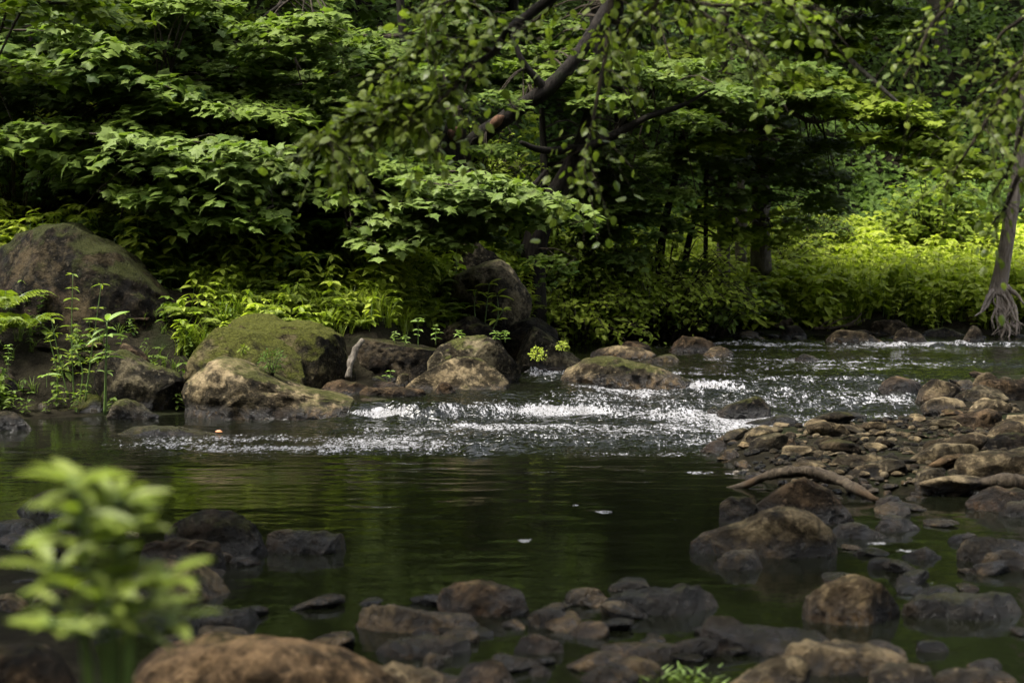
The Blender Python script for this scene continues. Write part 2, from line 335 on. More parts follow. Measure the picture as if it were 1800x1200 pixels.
# water: how broken the surface is, as hills over the stream plan
def to_px(x, y): return CX + x / y * F, HZ + F * (CH - water_h(x, y)) / y
BL = [(1120, 742, 480, 44, .85), (1380, 690, 260, 30, .6), (860, 718, 200, 16, .85), (930, 757, 330, 26, 1.0), (1180, 700, 190, 30, 1.0), (1330, 742, 140, 24, .85), (380, 778, 190, 12, .45), (1520, 690, 160, 14, .55), (1560, 735, 90, 16, .5),
      (960, 662, 45, 9, .8), (1330, 603, 130, 5, .6), (1650, 604, 190, 6, .75), (1290, 632, 90, 9, .40), (1520, 634, 170, 5, .45), (1080, 690, 120, 20, .6), (1720, 640, 90, 8, .25), (1330, 800, 120, 12, .3), (300, 800, 200, 12, .3),
      (760, 790, 260, 9, .6), (850, 692, 150, 8, .5)]
FOAM_GLINTS = [(1120, 738, 450, 40, .48), (1370, 700, 270, 30, .50), (480, 775, 260, 14, .44), (1100, 690, 160, 22, .46), (760, 772, 330, 16, .45), (1500, 640, 260, 14, .42), (1500, 715, 150, 30, .50), (1400, 672, 260, 12, .43), (1400, 612, 330, 8, .36), (1180, 655, 120, 14, .38), (995, 722, 80, 10, 1.0), (830, 722, 120, 10, .58), (670, 727, 60, 7, .85), (1230, 727, 150, 20, .60), (1330, 745, 130, 18, .58), (900, 752, 290, 14, .52), (1215, 677, 70, 6, .95),  # real white water, plus sun and sky glitter painted as foam
      (1130, 772, 300, 16, .54), (1400, 700, 190, 10, .58), (960, 660, 35, 9, .60), (1660, 606, 190, 5, .62), (1330, 605, 110, 4, .55), (700, 780, 290, 11, .56), (1220, 700, 150, 14, .62), (1540, 745, 80, 9, .60),
      (430, 784, 230, 12, .50), (600, 792, 260, 10, .42), (1080, 692, 120, 14, .55), (1300, 634, 90, 6, .40), (1540, 636, 160, 4, .48), (1480, 668, 120, 5, .42), (1130, 800, 160, 7, .36), (600, 800, 300, 7, .30), (1250, 655, 130, 10, .33), (1600, 725, 60, 14, .5), (1060, 899, 17, 3, .66), (922, 950, 15, 3, .66), (1010, 888, 7, 2, .5), (1190, 913, 8, 2, .7), (1600, 967, 26, 3, .7), (1540, 955, 20, 3, .7), (1625, 1024, 34, 3, .62), (585, 1035, 16, 5, .6), (1300, 832, 26, 2, .7), (1230, 830, 30, 3, .5)]  # tiny blobs at the end paint sky reflections as white flecks
def blobs(X, Y, L):
    px, py = to_px(X, np.maximum(Y, .5)); r = np.zeros(X.shape)
    for a, b, sa, sb, k in L: r = np.maximum(r, k * np.exp(-(((px - a) / (1.15 * sa)) ** 2 + ((py - b) / (1.15 * sb)) ** 2) ** 2))
    return r
def chop_f(X, Y): return np.clip(blobs(X, Y, BL) + .16 * ss(9.5, 12, Y) + .012, 0, 1)
def wave_h(X, Y):
    c = chop_f(X, Y); sh = X.shape; x = X.ravel(); y = Y.ravel(); c = c.ravel()
    mod = .35 + 1.3 * ss(-.5, .6, fbm(p3(x * 1.1, y * 1.7), 21, 3))
    a = fbm(p3(x * 5.0, y * 7.5), 31, 4, .55); b = 1 - np.abs(fbm(p3(x * 9, y * 11), 51, 3, .5))
    e = fbm(p3(x * 17, y * 21), 61, 2, .5); calm = fbm(p3(x * 1.8, y * 7.5), 71, 2) * .0024 + fbm(p3(x * 5, y * 19), 77, 2) * .0013 + fbm(p3(x * 9, y * 33), 79, 1) * .0006
    h = water_h(x, y) + c * mod * (.022 * a + .016 * b + .006 * e) + calm * (.35 + .9 * ss(-.5, .7, fbm(p3(x * .5, y * .9), 83, 2))) * (.22 + .78 * ss(4.5, 8, y))
    # lip of the little cascade bulges before it drops
    return h.reshape(sh)
def water_attr(X, Y):
    f = blobs(X, Y, FOAM_GLINTS).ravel(); q = p3(X.ravel() * 1.3, Y.ravel() * 4.6)
    f = f * np.where(f > .95, 1, np.clip(.98 + .50 * fbm(q, 91, 3), 0, 1.3))
    return {'foam': f, 'chop': chop_f(X, Y).ravel()}
grid_mesh('water', axis((-14, -4, .08), (-4, 4.5, .016), (4.5, 16, .05)), axis((.5, 4, .08), (4, 7, .025), (7, 13.5, .017), (13.5, 22, .05), (22, 26, .3)), wave_h, M['water'], water_attr)
# ---------------------------------------------------------------- rocks
def smooth1(a, k):
    for _ in range(k): a = np.convolve(np.pad(a, 1, mode='edge'), [.25, .5, .25], 'valid')
    return a
def make_rock(name, label, mat, pts, base, z0=None, dr=.8, under=0., seed=0, amp=1., group=None, cat=None, d=None, sink=.12, res=None, box=.7, parent=None, cuts=6):
    pts = np.array(pts, float); x0, x1 = pts[0, 0], pts[-1, 0]; cx = (x0 + x1) / 2
    df = d if d is not None else dist(cx, base, z0)
    if group == G_NL and base < 1300:                      # near stones sit low in the water
        pts[:, 0] = cx + (pts[:, 0] - cx) * .95; pts[:, 1] = base - (base - pts[:, 1]) * .76; x0, x1 = pts[0, 0], pts[-1, 0]
    zb = CH - (base - HZ) / F * df
    hw = (x1 - x0) / 2 / F * df; D = hw * dr; dc = df + D * .75; yc = df + D
    nu = res or int(np.clip((x1 - x0) / 2.6, 22, 90)); nt = int(nu * .9)
    u = -np.cos(np.linspace(0, np.pi, nu)); pxs = cx + u * (x1 - x0) / 2
    X = (pxs - CX) / F * dc
    top = CH - (np.interp(pxs, pts[:, 0], pts[:, 1]) - HZ) / F * dc; top = smooth1(top, 2)
    zbot = zb - sink; top = np.maximum(top, zbot + .02)
    prof = np.power(np.clip(1 - np.abs(u) ** 2.4, 0, 1), .5); Du = D * np.maximum(prof, .04) * (.75 + .25 * np.clip((top - zbot) / (top.max() - zbot), 0, 1))
    th = np.linspace(0, np.pi, nt); c, s_ = np.cos(th), np.sin(th)
    yy = -np.sign(c) * np.abs(c) ** box; zz = np.abs(s_) ** box
    V = np.zeros((nu, nt, 3)); V[..., 0] = X[:, None]; V[..., 1] = yc + Du[:, None] * yy[None]
    V[..., 2] = zbot + (top[:, None] - zbot) * zz[None]
    rel = zz[None] * np.ones((nu, 1)); H = top.max() - zbot
    if under:
        k = 1 - under * (1 - np.clip((V[..., 2] - zbot) / H, 0, 1)) ** 2.6
        V[..., 0] = X.mean() + (V[..., 0] - X.mean()) * k; V[..., 1] = yc + (V[..., 1] - yc) * k
    # pull the end caps in so both ends round off, then displace with strata, facets and grain
    P = V.reshape(-1, 3); S = max(hw, H * .6)
    ctr = np.array([X.mean(), yc, zbot + H * .4]); n = nrm((P - ctr) / np.array([hw, D, H]))
    rng = np.random.default_rng(seed + 100); q = P / S
    a = .075 * fbm(q * 1.7, seed, 3) + .035 * (1 - 2 * np.abs(fbm(q * 3.1, seed + 5, 3))) + .018 * fbm(q * 9, seed + 9, 3)
    tilt = nrm(rng.normal(size=3) * [1, .6, .4] + [0, 0, .7]); lay = np.abs(((q @ tilt) * 3.1 + .4 * fbm(q, seed + 3, 2)) % 1 - .5)
    a = a + .020 * ss(.05, 0, lay) * -1
    P = P + n * (a * S * amp)[:, None] * np.array([.8, 1, .55 if H < .8 * hw else .8])
    if name in ('boulder', 'rock'):
        q2 = (P - ctr) / np.array([hw, D, H * .6])
        for c_ in range(cuts):                            # broken faces: planes that shave the lump
            m_ = nrm(rng.normal(size=3) * [1.0, 1.1, .8] + [0, -.5, .05]); o_ = rng.uniform(.66, .92) * np.percentile(q2 @ m_, 98); ex = q2 @ m_ - o_
            q2 = q2 - np.where(ex > 0, ex, 0)[:, None] * m_ * .82
        P = q2 * np.array([hw, D, H * .6]) + ctr + n * (.012 * fbm(q * 6, seed + 40, 3) * S * amp)[:, None]
    i = (np.arange(nu - 1)[:, None] * nt); j = np.arange(nt)[None]; jn = (j + 1) % nt
    Q = np.stack([i + j, i + nt + j, i + nt + jn, i + jn], -1).reshape(-1, 4)
    # caps
    e = len(P); P = np.vstack([P, P[:nt].mean(0), P[(nu - 1) * nt:(nu) * nt].mean(0)])
    jj = np.arange(nt); jm = (jj + 1) % nt
    c1 = np.stack([np.full(nt, e), jj, jm, jm], -1); c2 = np.stack([np.full(nt, e + 1), (nu - 1) * nt + jm, (nu - 1) * nt + jj, (nu - 1) * nt + jj], -1)
    T = np.vstack([Q[:, [0, 1, 2]], Q[:, [0, 2, 3]], c1[:, :3], c2[:, :3]])
    org = np.array([X.mean(), yc, zbot])
    o = link_mesh(name, P - org, T, [M[mat]], parent=parent); o.location = org
    return tag(o, label, cat or name.replace('_', ' '), group)

G_L, G_M, G_FB, G_BAR, G_NR, G_NL = 'boulders along the left bank', 'boulders above the small cascade', 'stones along the far bank', 'stones of the right gravel bar', 'rocks standing in the dark pool on the right', 'rocks in the near foreground'
ROCKS = [
 ('boulder', 'huge dark slanting boulder at the left edge, tallest rock of the bank', 'great', [(-110,500),(-50,450),(0,424),(50,399),(95,392),(125,394),(150,412),(200,436),(235,466),(262,490),(295,518),(328,548),(345,580),(346,640)], 690, .12, .75, .30, G_L, dict(amp=.8,d=10.9,cuts=3)),
 ('boulder', 'grey mossy boulder tucked between the huge dark boulder and the broad double mossy one', 'green', [(280,650),(296,585),(310,556),(345,548),(385,545),(425,562),(450,620)], 672, .1, .9, 0, G_L, dict(d=11.1)),
 ('boulder', 'broad rounded moss-covered boulder at the back of the left bank with fibrous right side', 'green', [(380,640),(400,572),(430,556),(480,558),(520,566),(560,578),(588,592),(606,618),(614,660)], 690, .0, .8, .1, G_L, dict(d=10.55,cuts=3)),
 ('boulder', 'lower mossy hump in front of the broad mossy boulder, behind the long pale wedge', 'green', [(312,690),(318,625),(345,592),(375,580),(420,580),(460,592),(505,606),(528,630),(538,672)], 705, .0, .7, .15, G_L, dict(d=10.25)),
 ('boulder', 'long wedge-shaped boulder with pale beige waterline face sloping right into the stream', 'pale', [(326,728),(330,676),(350,652),(388,634),(425,637),(470,658),(520,678),(575,696),(630,710),(682,730)], 740, .0, .55, 0, G_L, dict(amp=.9,cuts=2)),
 ('boulder', 'speckled grey boulder at the water behind the tall green plant, left of the long wedge', 'grey', [(158,720),(162,660),(185,622),(212,613),(262,640),(300,655),(322,672),(332,722)], 731, .0, .7, .1, G_L, {}),
 ('rock', 'small smooth brown rock leaning under the nose of the huge dark boulder', 'brown', [(205,640),(212,606),(232,596),(248,606),(260,640)], 652, .0, .8, 0, G_L, dict(d=10.45)),
 ('rock', 'mossy slab rock at the far left edge under the ferns', 'grey', [(-60,600),(-20,585),(5,586),(40,606),(72,626),(81,655),(80,700)], 712, .0, .8, .1, G_L, {}),
 ('rock', 'upright dark rock cut by the left edge beside the small orange rock', 'dark', [(-50,700),(-30,650),(10,645),(30,672),(40,718)], 728, .0, .8, 0, G_L, {}),
 ('rock', 'low dark rock entering the calm water at the left edge', 'dark', [(-40,735),(-10,716),(22,720),(48,740),(63,754)], 757, .0, .7, 0, G_L, {}),
 ('rock', 'small mossy round rock at the foot of the tall green plant', 'green', [(118,722),(128,704),(150,692),(172,691),(184,708),(187,728)], 731, .0, .8, 0, G_L, {}),
 ('rock', 'low mossy stone with a wet pale foot in front of the speckled grey boulder', 'grey', [(186,730),(200,706),(222,701),(240,708),(255,722),(276,731)], 733, .0, .6, 0, G_L, dict(d=9.85)),
 ('rock', 'small orange-brown rock on the left waterline', 'brown', [(38,722),(42,698),(50,688),(60,694),(66,724)], 727, .0, .8, 0, G_L, {}),
 ('rock', 'small grey stone just right of the orange-brown rock', 'grey', [(63,728),(68,708),(80,706),(92,728)], 730, .0, .8, 0, G_L, {}),
 ('rock', 'flat grey stone at the waterline left of the small mossy round rock', 'grey', [(93,729),(105,716),(125,715),(148,729)], 731, .0, .7, 0, G_L, {}),
 ('rock', 'rusty dark rock in the shade behind the leafy clump on the left bank', 'brown', [(90,690),(105,665),(150,640),(180,650),(190,690)], 705, .0, .8, 0, G_L, dict(d=10.7)),
 ('rock', 'long flat wet rock barely above the calm water in front of the left boulders', 'grey', [(208,763),(232,752),(268,750),(305,755),(345,760),(392,764)], 767, .0, .35, 0, G_L, dict(sink=.06)),
 ('boulder', 'low flat dark rock in the shade behind the left of the cascade', 'dark', [(560,620),(600,590),(650,575),(720,572),(800,582),(880,590),(900,625)], 640, .14, .5, 0, G_M, dict(d=12.4)),
 ('boulder', 'blocky black boulder behind the cascade with small green sprigs on top', 'dark', [(612,675),(622,618),(640,590),(668,584),(694,590),(712,602),(760,603),(800,600),(835,618)], 682, .125, .7, 0, G_M, dict(d=11.1,box=.5)),
 ('boulder', 'mossy domed boulder with a sheer black right side above the cascade', 'grey', [(736,672),(748,632),(780,606),(820,593),(868,591),(898,604),(911,628),(917,684)], 684, .125, .7, -.05, G_M, dict(d=11.0)),
 ('boulder', 'smooth grey hump with streaked pale left flank in front of the mossy dome', 'pale', [(712,682),(722,660),(752,645),(790,631),(820,627),(850,634),(873,650),(888,668),(892,684)], 687, .125, .5, 0, G_M, dict(amp=.8)),
 ('boulder', 'peaked grey boulder with a lichen plant on its face, right of the mossy dome', 'grey', [(893,645),(899,602),(920,578),(944,576),(972,594),(1000,618),(1025,638),(1040,652)], 658, .13, .8, 0, G_M, {}),
 ('boulder', 'long whale-backed boulder with bright moss on its left end and white water at its tail', 'pale', [(986,672),(998,650),(1035,633),(1078,627),(1118,637),(1155,648),(1195,662),(1226,674)], 678, .11, .45, 0, G_M, dict(amp=.8,cuts=2)),
 ('rock', 'flat reddish rock in the gap between the lichen boulder and the whale-backed one', 'brown', [(928,660),(950,647),(980,645),(1003,658)], 661, .12, .5, 0, G_M, {}),
 ('rock', 'small upright grey stone leaning on the blocky black boulder', 'grey', [(694,668),(699,648),(712,635),(724,638),(727,668)], 672, .125, .8, 0, G_M, {}),
 ('rock', 'small pale rounded stone under the upright grey stone', 'pale', [(695,671),(699,660),(708,656),(720,661),(720,672)], 674, .125, .8, 0, G_M, dict(d=10.95)),
 ('rock', 'low grey pointed stone left of the small pale stone', 'grey', [(640,674),(655,662),(672,655),(688,662),(697,676)], 678, .125, .7, 0, G_M, {}),
 ('rock', 'flat rusty stone just behind the lip of the cascade', 'brown', [(652,680),(660,671),(690,669),(706,680)], 682, .125, .6, 0, G_M, dict(sink=.05)),
 ('rock', 'long flat mossy-brown slab at the left end of the cascade lip', 'brown', [(622,692),(640,683),(690,680),(745,683),(750,692)], 694, .125, .4, 0, G_M, dict(sink=.1)),
 ('rock', 'dark rusty stone between the long wedge and the cascade', 'brown', [(560,690),(575,672),(600,667),(635,676),(672,692)], 696, .10, .6, 0, G_M, {}),
 ('rock', 'small orange-flanked stone at the foot of the smooth grey hump', 'brown', [(762,688),(775,672),(788,672),(800,688)], 690, .125, .6, 0, G_M, {}),
 ('rock', 'water-washed dark stone splitting the left of the cascade', 'dark', [(618,716),(630,703),(665,697),(690,701),(700,716)], 719, .0, .4, 0, G_M, dict(d=10.15)),
 ('boulder', 'upper dark triangular slab leaning in the shade below the maple spray', 'grey', [(762,500),(775,440),(790,414),(812,411),(850,432),(880,455),(905,500)], 520, .3, .6, 0, G_M, dict(d=13.6, sink=.6, cuts=3)),
 ('boulder', 'big smooth dark boulder with a rounded overhanging nose behind the herbs', 'grey', [(770,540),(795,485),(830,466),(878,455),(903,475),(928,510),(939,536),(936,560)], 580, .2, .7, .30, G_M, dict(d=12.8, cuts=2, amp=.6, sink=.42)),
 ('rock', 'slanting dark rock under the nose of the big smooth dark boulder', 'dark', [(880,600),(900,568),(945,560),(978,578),(995,612)], 640, .14, .6, 0, G_M, dict(d=12.45)),
 ('boulder', 'dark shaded rock behind the small sprigs, left of the big smooth dark boulder', 'dark', [(765,605),(790,575),(830,560),(868,575),(905,605)], 650, .14, .6, 0, G_M, dict(d=11.9)),
 ('rock', 'mossy low rock peeping over the left of the blocky black boulder', 'green', [(575,650),(590,615),(606,600),(616,628),(624,668)], 684, .12, .7, 0, G_M, dict(d=11.0)),
 ('rock', 'tan flat rock standing midstream behind the whale-backed boulder', 'tan', [(1036,620),(1060,612),(1088,609),(1115,610),(1140,618),(1162,627)], 631, .13, .5, 0, 'rocks in the upper stream', dict(amp=.6)),
 ('rock', 'dark brown hump right behind the tan flat rock', 'brown', [(1085,615),(1100,600),(1125,597),(1142,606),(1146,618)], 620, .14, .6, 0, 'rocks in the upper stream', {}),
 ('rock', 'thin flat grey stone right of the tan flat rock', 'grey', [(1138,635),(1160,625),(1182,622),(1198,634)], 637, .13, .5, 0, 'rocks in the upper stream', {}),
 ('rock', 'broad brown hump midstream in front of the dark far bank', 'brown', [(1170,618),(1182,600),(1202,591),(1232,594),(1255,606),(1268,618)], 620, .14, .6, 0, 'rocks in the upper stream', {}),
 ('rock', 'small pointed tan rock at the right foot of the broad brown hump', 'tan', [(1234,627),(1250,613),(1264,606),(1280,613),(1295,627)], 629, .13, .6, 0, 'rocks in the upper stream', {}),
 ('rock', 'low dark stone amid the glittering water right of the pointed tan rock', 'dark', [(1395,633),(1415,622),(1432,625),(1440,633)], 635, .13, .5, 0, 'rocks in the upper stream', dict(sink=.05)),
 ('rock', 'dark wedge of rock with a black right end in the middle of the riffle', 'dark', [(1262,722),(1285,712),(1320,699),(1345,693),(1362,697),(1369,722)], 727, .04, .5, 0, 'rocks in the riffle', {}),
 ('rock', 'tiny mossy rock tip left of the dark wedge of the riffle', 'green', [(1243,719),(1252,712),(1262,719)], 721, .04, .8, 0, 'rocks in the riffle', dict(sink=.05)),
 ('rock', 'flat wet black rock washed by foam below the dark wedge', 'dark', [(1306,745),(1330,739),(1352,736),(1378,728),(1402,737),(1408,746)], 748, .0, .5, 0, 'rocks in the riffle', dict(sink=.05)),
 ('rock', 'rounded dark rock at the tail of the riffle near the gravel bar', 'dark', [(1428,764),(1448,750),(1470,745),(1490,752),(1503,764)], 767, .0, .6, 0, 'rocks in the riffle', {}),
 ('rock', 'low black stone in the fast water left of the biggest brown bar rock', 'dark', [(1470,729),(1495,722),(1523,729)], 731, .03, .4, 0, 'rocks in the riffle', dict(sink=.05)),
 ('rock', 'long tan block on the far bank waterline', 'tan', [(1450,602),(1458,583),(1490,581),(1530,586),(1556,600)], 604, .14, .5, 0, G_FB, dict(box=.5)),
 ('rock', 'upright grey-tan rock behind the long tan block', 'tan', [(1528,588),(1535,567),(1560,562),(1580,562),(1594,573),(1600,588)], 593, .16, .6, 0, G_FB, dict(d=17.2)),
 ('rock', 'smooth tan rock right of the upright grey-tan rock', 'tan', [(1572,597),(1580,574),(1600,577),(1625,590),(1630,600)], 603, .14, .5, 0, G_FB, {}),
 ('rock', 'wide pale-topped grey rock on the far bank near the right tree', 'grey', [(1615,600),(1630,580),(1660,576),(1690,586),(1702,600)], 603, .14, .6, 0, G_FB, dict(d=17.0)),
 ('rock', 'dark round rock left of the roots of the right tree', 'dark', [(1690,598),(1700,578),(1712,570),(1725,582),(1730,600)], 603, .14, .7, 0, G_FB, {}),
 ('rock', 'tan rounded rock half hidden by herbs left of the right tree', 'tan', [(1680,540),(1690,535),(1715,533),(1738,538),(1745,552)], 560, .3, .6, 0, G_FB, dict(d=17.6)),
 ('rock', 'dark low stone at the foot of the far bank, left of the long tan block', 'dark', [(1370,592),(1380,575),(1400,570),(1412,580),(1418,592)], 594, .15, .7, 0, G_FB, {}),
 ('rock', 'pale-edged square rock in the dark foot of the far bank', 'grey', [(1040,590),(1046,567),(1062,565),(1083,570),(1092,588)], 592, .15, .7, 0, G_FB, {}),
 ('rock', 'mossy blunt rock just right of the pale-edged square rock', 'green', [(1085,590),(1090,573),(1115,569),(1132,578),(1136,590)], 593, .15, .7, 0, G_FB, {}),
 ('rock', 'low dark flat rock by the water under the pale-edged square rock', 'dark', [(990,593),(1005,578),(1030,576),(1045,592)], 596, .14, .6, 0, G_FB, {}),
 ('rock', 'dark rock tip under the overhanging far bank shrubs', 'dark', [(1290,593),(1300,583),(1322,581),(1335,592)], 595, .15, .6, 0, G_FB, {}),
 ('rock', 'leftmost dark brown rock of the right gravel bar, standing in the stream', 'brown', [(1547,682),(1558,668),(1578,659),(1600,660),(1618,670),(1622,682)], 684, .11, .6, 0, G_BAR, {}),
 ('rock', 'small dark stone between the leftmost bar rock and the pale ridged one', 'dark', [(1590,683),(1600,673),(1617,673),(1626,683)], 685, .11, .6, 0, G_BAR, dict(d=11.1)),
 ('rock', 'pale ridged rock in the group at the upper end of the bar', 'tan', [(1610,690),(1625,678),(1648,668),(1665,672),(1686,680),(1692,694)], 695, .11, .6, 0, G_BAR, {}),
 ('rock', 'dark rock in front of the pale ridged rock', 'dark', [(1628,694),(1640,680),(1655,680),(1672,694)], 696, .1, .6, 0, G_BAR, {}),
 ('rock', 'round tan rock at the far end of the gravel bar', 'tan', [(1712,680),(1720,662),(1738,653),(1752,658),(1762,680)], 683, .12, .7, 0, G_BAR, {}),
 ('rock', 'large brown faceted rock cut by the right edge, far end of the bar', 'brown', [(1726,692),(1735,668),(1755,663),(1800,666),(1840,672),(1850,694)], 697, .12, .6, 0, G_BAR, {}),
 ('rock', 'black wedge rock between the flat tan slabs and the round tan rock', 'dark', [(1678,700),(1695,688),(1722,684),(1738,700)], 702, .1, .6, 0, G_BAR, {}),
 ('rock', 'flat tan slab at the upstream edge of the bar', 'tan', [(1622,712),(1640,702),(1670,698),(1697,705),(1700,712)], 715, .08, .5, 0, G_BAR, {}),
 ('rock', 'long pinkish tan rock right of the flat tan slab', 'tan', [(1692,720),(1708,704),(1735,699),(1768,705),(1795,712),(1800,722)], 724, .08, .5, 0, G_BAR, {}),
 ('boulder', 'long dark rust-brown rock, biggest of the upper gravel bar', 'brown', [(1626,765),(1632,745),(1660,735),(1700,728),(1735,720),(1757,722),(1766,745),(1762,762)], 768, .03, .45, 0, G_BAR, dict(box=.6)),
 ('rock', 'angular tan rock at the right of the long rust-brown rock', 'tan', [(1735,772),(1750,748),(1775,741),(1800,745),(1830,770)], 777, .06, .7, 0, G_BAR, {}),
 ('boulder', 'broad flat-topped grey-brown stone in the middle of the bar', 'peb', [(1596,815),(1600,790),(1622,783),(1665,781),(1712,782),(1728,795),(1722,815)], 823, .05, .5, 0, G_BAR, dict(box=.5,amp=.6)),
 ('boulder', 'big smooth tan boulder at the right edge of the bar above the thick branch', 'tan', [(1684,835),(1688,810),(1705,798),(1745,796),(1800,797),(1850,806),(1860,838)], 850, .05, .6, 0, G_BAR, dict(box=.55,amp=.6)),
 ('rock', 'long angular tan stone in the bar left of the flat-topped one', 'tan', [(1462,815),(1475,800),(1500,797),(1540,802),(1580,812),(1592,825)], 828, .05, .4, 0, G_BAR, dict(box=.5)),
 ('rock', 'wedge-shaped tan stone under the long angular one', 'tan', [(1492,832),(1500,815),(1530,814),(1560,820),(1570,838)], 843, .05, .5, 0, G_BAR, {}),
 ('rock', 'low pale domed stone at the upper left of the bar', 'tan', [(1430,800),(1445,787),(1475,782),(1495,785),(1500,800)], 804, .05, .6, 0, G_BAR, {}),
 ('rock', 'rusty pointed stone with an orange ridge near the tip of the bar', 'brown', [(1345,797),(1355,780),(1378,769),(1395,775),(1408,796)], 799, .03, .7, 0, G_BAR, {}),
 ('rock', 'dark pointed stone at the very tip of the bar in the glittering water', 'dark', [(1229,795),(1245,780),(1262,774),(1275,780),(1282,795)], 797, .0, .7, 0, G_BAR, {}),
 ('rock', 'pale orange stone beside the dark pointed tip stone', 'tan', [(1262,810),(1272,793),(1292,789),(1308,798),(1312,810)], 812, .0, .7, 0, G_BAR, {}),
 ('rock', 'pale round stone on the upper edge of the bar by the riffle', 'tan', [(1428,786),(1440,770),(1455,765),(1470,772),(1472,786)], 789, .05, .7, 0, G_BAR, {}),
 ('rock', 'small angular grey stone leaning behind the big smooth tan boulder', 'peb', [(1605,846),(1620,828),(1650,820),(1668,838),(1672,850)], 853, .05, .7, 0, G_BAR, {}),
 ('rock', 'dark rock at the right edge just above the big smooth tan boulder', 'dark', [(1725,793),(1735,775),(1760,768),(1800,762),(1840,770),(1850,795)], 799, .05, .6, 0, G_BAR, {}),
 ('boulder', 'dark leaning boulder with rusty top wedged against the left branch', 'brown', [(1328,900),(1332,855),(1350,838),(1385,833),(1415,838),(1450,858),(1482,882),(1503,915)], 925, .0, .6, 0, G_NR, {}),
 ('rock', 'black rounded rock left of the dark leaning boulder', 'dark', [(1260,915),(1265,888),(1285,877),(1320,875),(1345,885),(1350,915)], 921, .0, .7, 0, G_NR, {}),
 ('boulder', 'large smooth olive-brown boulder lying in the pool, its left end tapering to the water', 'tan', [(1217,958),(1235,943),(1270,933),(1310,920),(1345,899),(1385,892),(1420,898),(1450,917),(1470,942),(1477,975)], 985, .0, .55, 0, G_NR, dict(amp=.55)),
 ('rock', 'small flat-topped rock in front of the large smooth olive boulder', 'peb', [(1252,995),(1275,975),(1305,964),(1338,966),(1352,998)], 1003, .0, .6, 0, G_NR, {}),
 ('rock', 'black triangular rock in the pool right of the dark leaning boulder', 'dark', [(1540,930),(1555,908),(1572,903),(1600,915),(1625,930)], 936, .0, .6, 0, G_NR, {}),
 ('rock', 'low wet black rock between the olive boulder and the triangular rock', 'dark', [(1462,935),(1480,922),(1515,920),(1535,932),(1560,945)], 950, .0, .6, 0, G_NR, {}),
 ('rock', 'dark stone under the ends of both driftwood branches', 'dark', [(1530,888),(1545,874),(1575,872),(1598,888)], 893, .0, .6, 0, G_NR, {}),
 ('rock', 'grey-brown rounded rock in the pool at the right edge', 'peb', [(1688,975),(1700,952),(1725,944),(1770,946),(1810,955),(1830,985)], 992, .0, .6, 0, G_NR, {}),
 ('rock', 'lower grey rock in front of the grey-brown rounded one at the right edge', 'peb', [(1728,995),(1740,975),(1775,969),(1820,972),(1835,998)], 1005, .0, .5, 0, G_NR, {}),
 ('rock', 'dark flat rock left of the grey-brown rounded rock', 'dark', [(1660,955),(1680,940),(1710,936),(1732,952)], 958, .0, .6, 0, G_NR, {}),
 ('rock', 'small wet rock amid white flecks right of the olive boulder', 'dark', [(1575,980),(1595,963),(1625,960),(1655,980)], 985, .0, .5, 0, G_NR, {}),
 ('rock', 'rusty rock on the right edge beneath the thick branch', 'brown', [(1700,885),(1720,872),(1760,860),(1800,858),(1840,885)], 895, .02, .6, 0, G_NR, {}),
 ('rock', 'dark stone at the right edge below the rusty rock', 'dark', [(1758,905),(1775,882),(1810,878),(1840,905)], 912, .0, .6, 0, G_NR, {}),
 ('boulder', 'triangular peaked rock alone in the pool, tan on its left face', 'tan', [(1390,1078),(1420,1052),(1460,1028),(1505,1013),(1550,1020),(1585,1045),(1595,1080)], 1100, .0, .6, 0, G_NR, {}),
 ('rock', 'dark flat elongated rock in the pool at the right edge, under the trunk reflection', 'dark', [(1590,1068),(1620,1054),(1680,1048),(1760,1050),(1820,1052),(1840,1085)], 1092, .0, .4, 0, G_NR, {}),
 ('boulder', 'wet dark rock with a tan crown in the lower middle of the pool', 'dark', [(1060,1050),(1085,1035),(1130,1028),(1180,1022),(1205,1011),(1240,1020),(1265,1045),(1290,1065)], 1085, .0, .5, 0, G_NL, {}),
 ('rock', 'square-ended rock with a pinkish tan top in the bottom centre right', 'tan', [(1052,1150),(1058,1115),(1090,1102),(1140,1101),(1180,1106),(1195,1130),(1198,1155)], 1165, .0, .5, 0, G_NL, {}),
 ('rock', 'dark rounded rock above the bottom edge right of the square-ended rock', 'dark', [(1225,1110),(1240,1070),(1262,1062),(1290,1068),(1310,1090),(1400,1098),(1480,1105),(1500,1140)], 1155, .0, .5, 0, G_NL, {}),
 ('boulder', 'slanting tan rock rising to a blunt top at the bottom right of centre', 'tan', [(1262,1215),(1300,1175),(1345,1140),(1372,1132),(1415,1133),(1432,1165),(1445,1215)], 1240, .0, .6, 0, G_NL, {}),
 ('boulder', 'wide low grey rock behind the slanting tan rock', 'peb', [(1370,1150),(1390,1115),(1420,1105),(1480,1110),(1540,1125),(1580,1145),(1610,1170)], 1195, .0, .5, 0, G_NL, {}),
 ('boulder', 'thick yellowish-tan block with a notched end at the bottom right', 'tan', [(1525,1215),(1532,1165),(1555,1150),(1600,1150),(1640,1158),(1655,1215)], 1235, .0, .8, 0, G_NL, {}),
 ('boulder', 'long low tan rock along the bottom right edge', 'tan', [(1636,1215),(1645,1172),(1690,1163),(1740,1168),(1785,1175),(1810,1215)], 1235, .0, .6, 0, G_NL, {}),
 ('rock', 'small blurred grey stone at the bottom edge left of the slanting tan rock', 'peb', [(1015,1190),(1040,1168),(1080,1155),(1110,1165),(1125,1195)], 1205, .0, .6, 0, G_NL, {}),
 ('boulder', 'lumpy brown-patched rock with flat top in the lower centre of the pool', 'brown', [(768,1055),(775,1020),(800,1008),(850,1008),(900,1018),(940,1028),(962,1055)], 1085, .0, .55, 0, G_NL, {}),
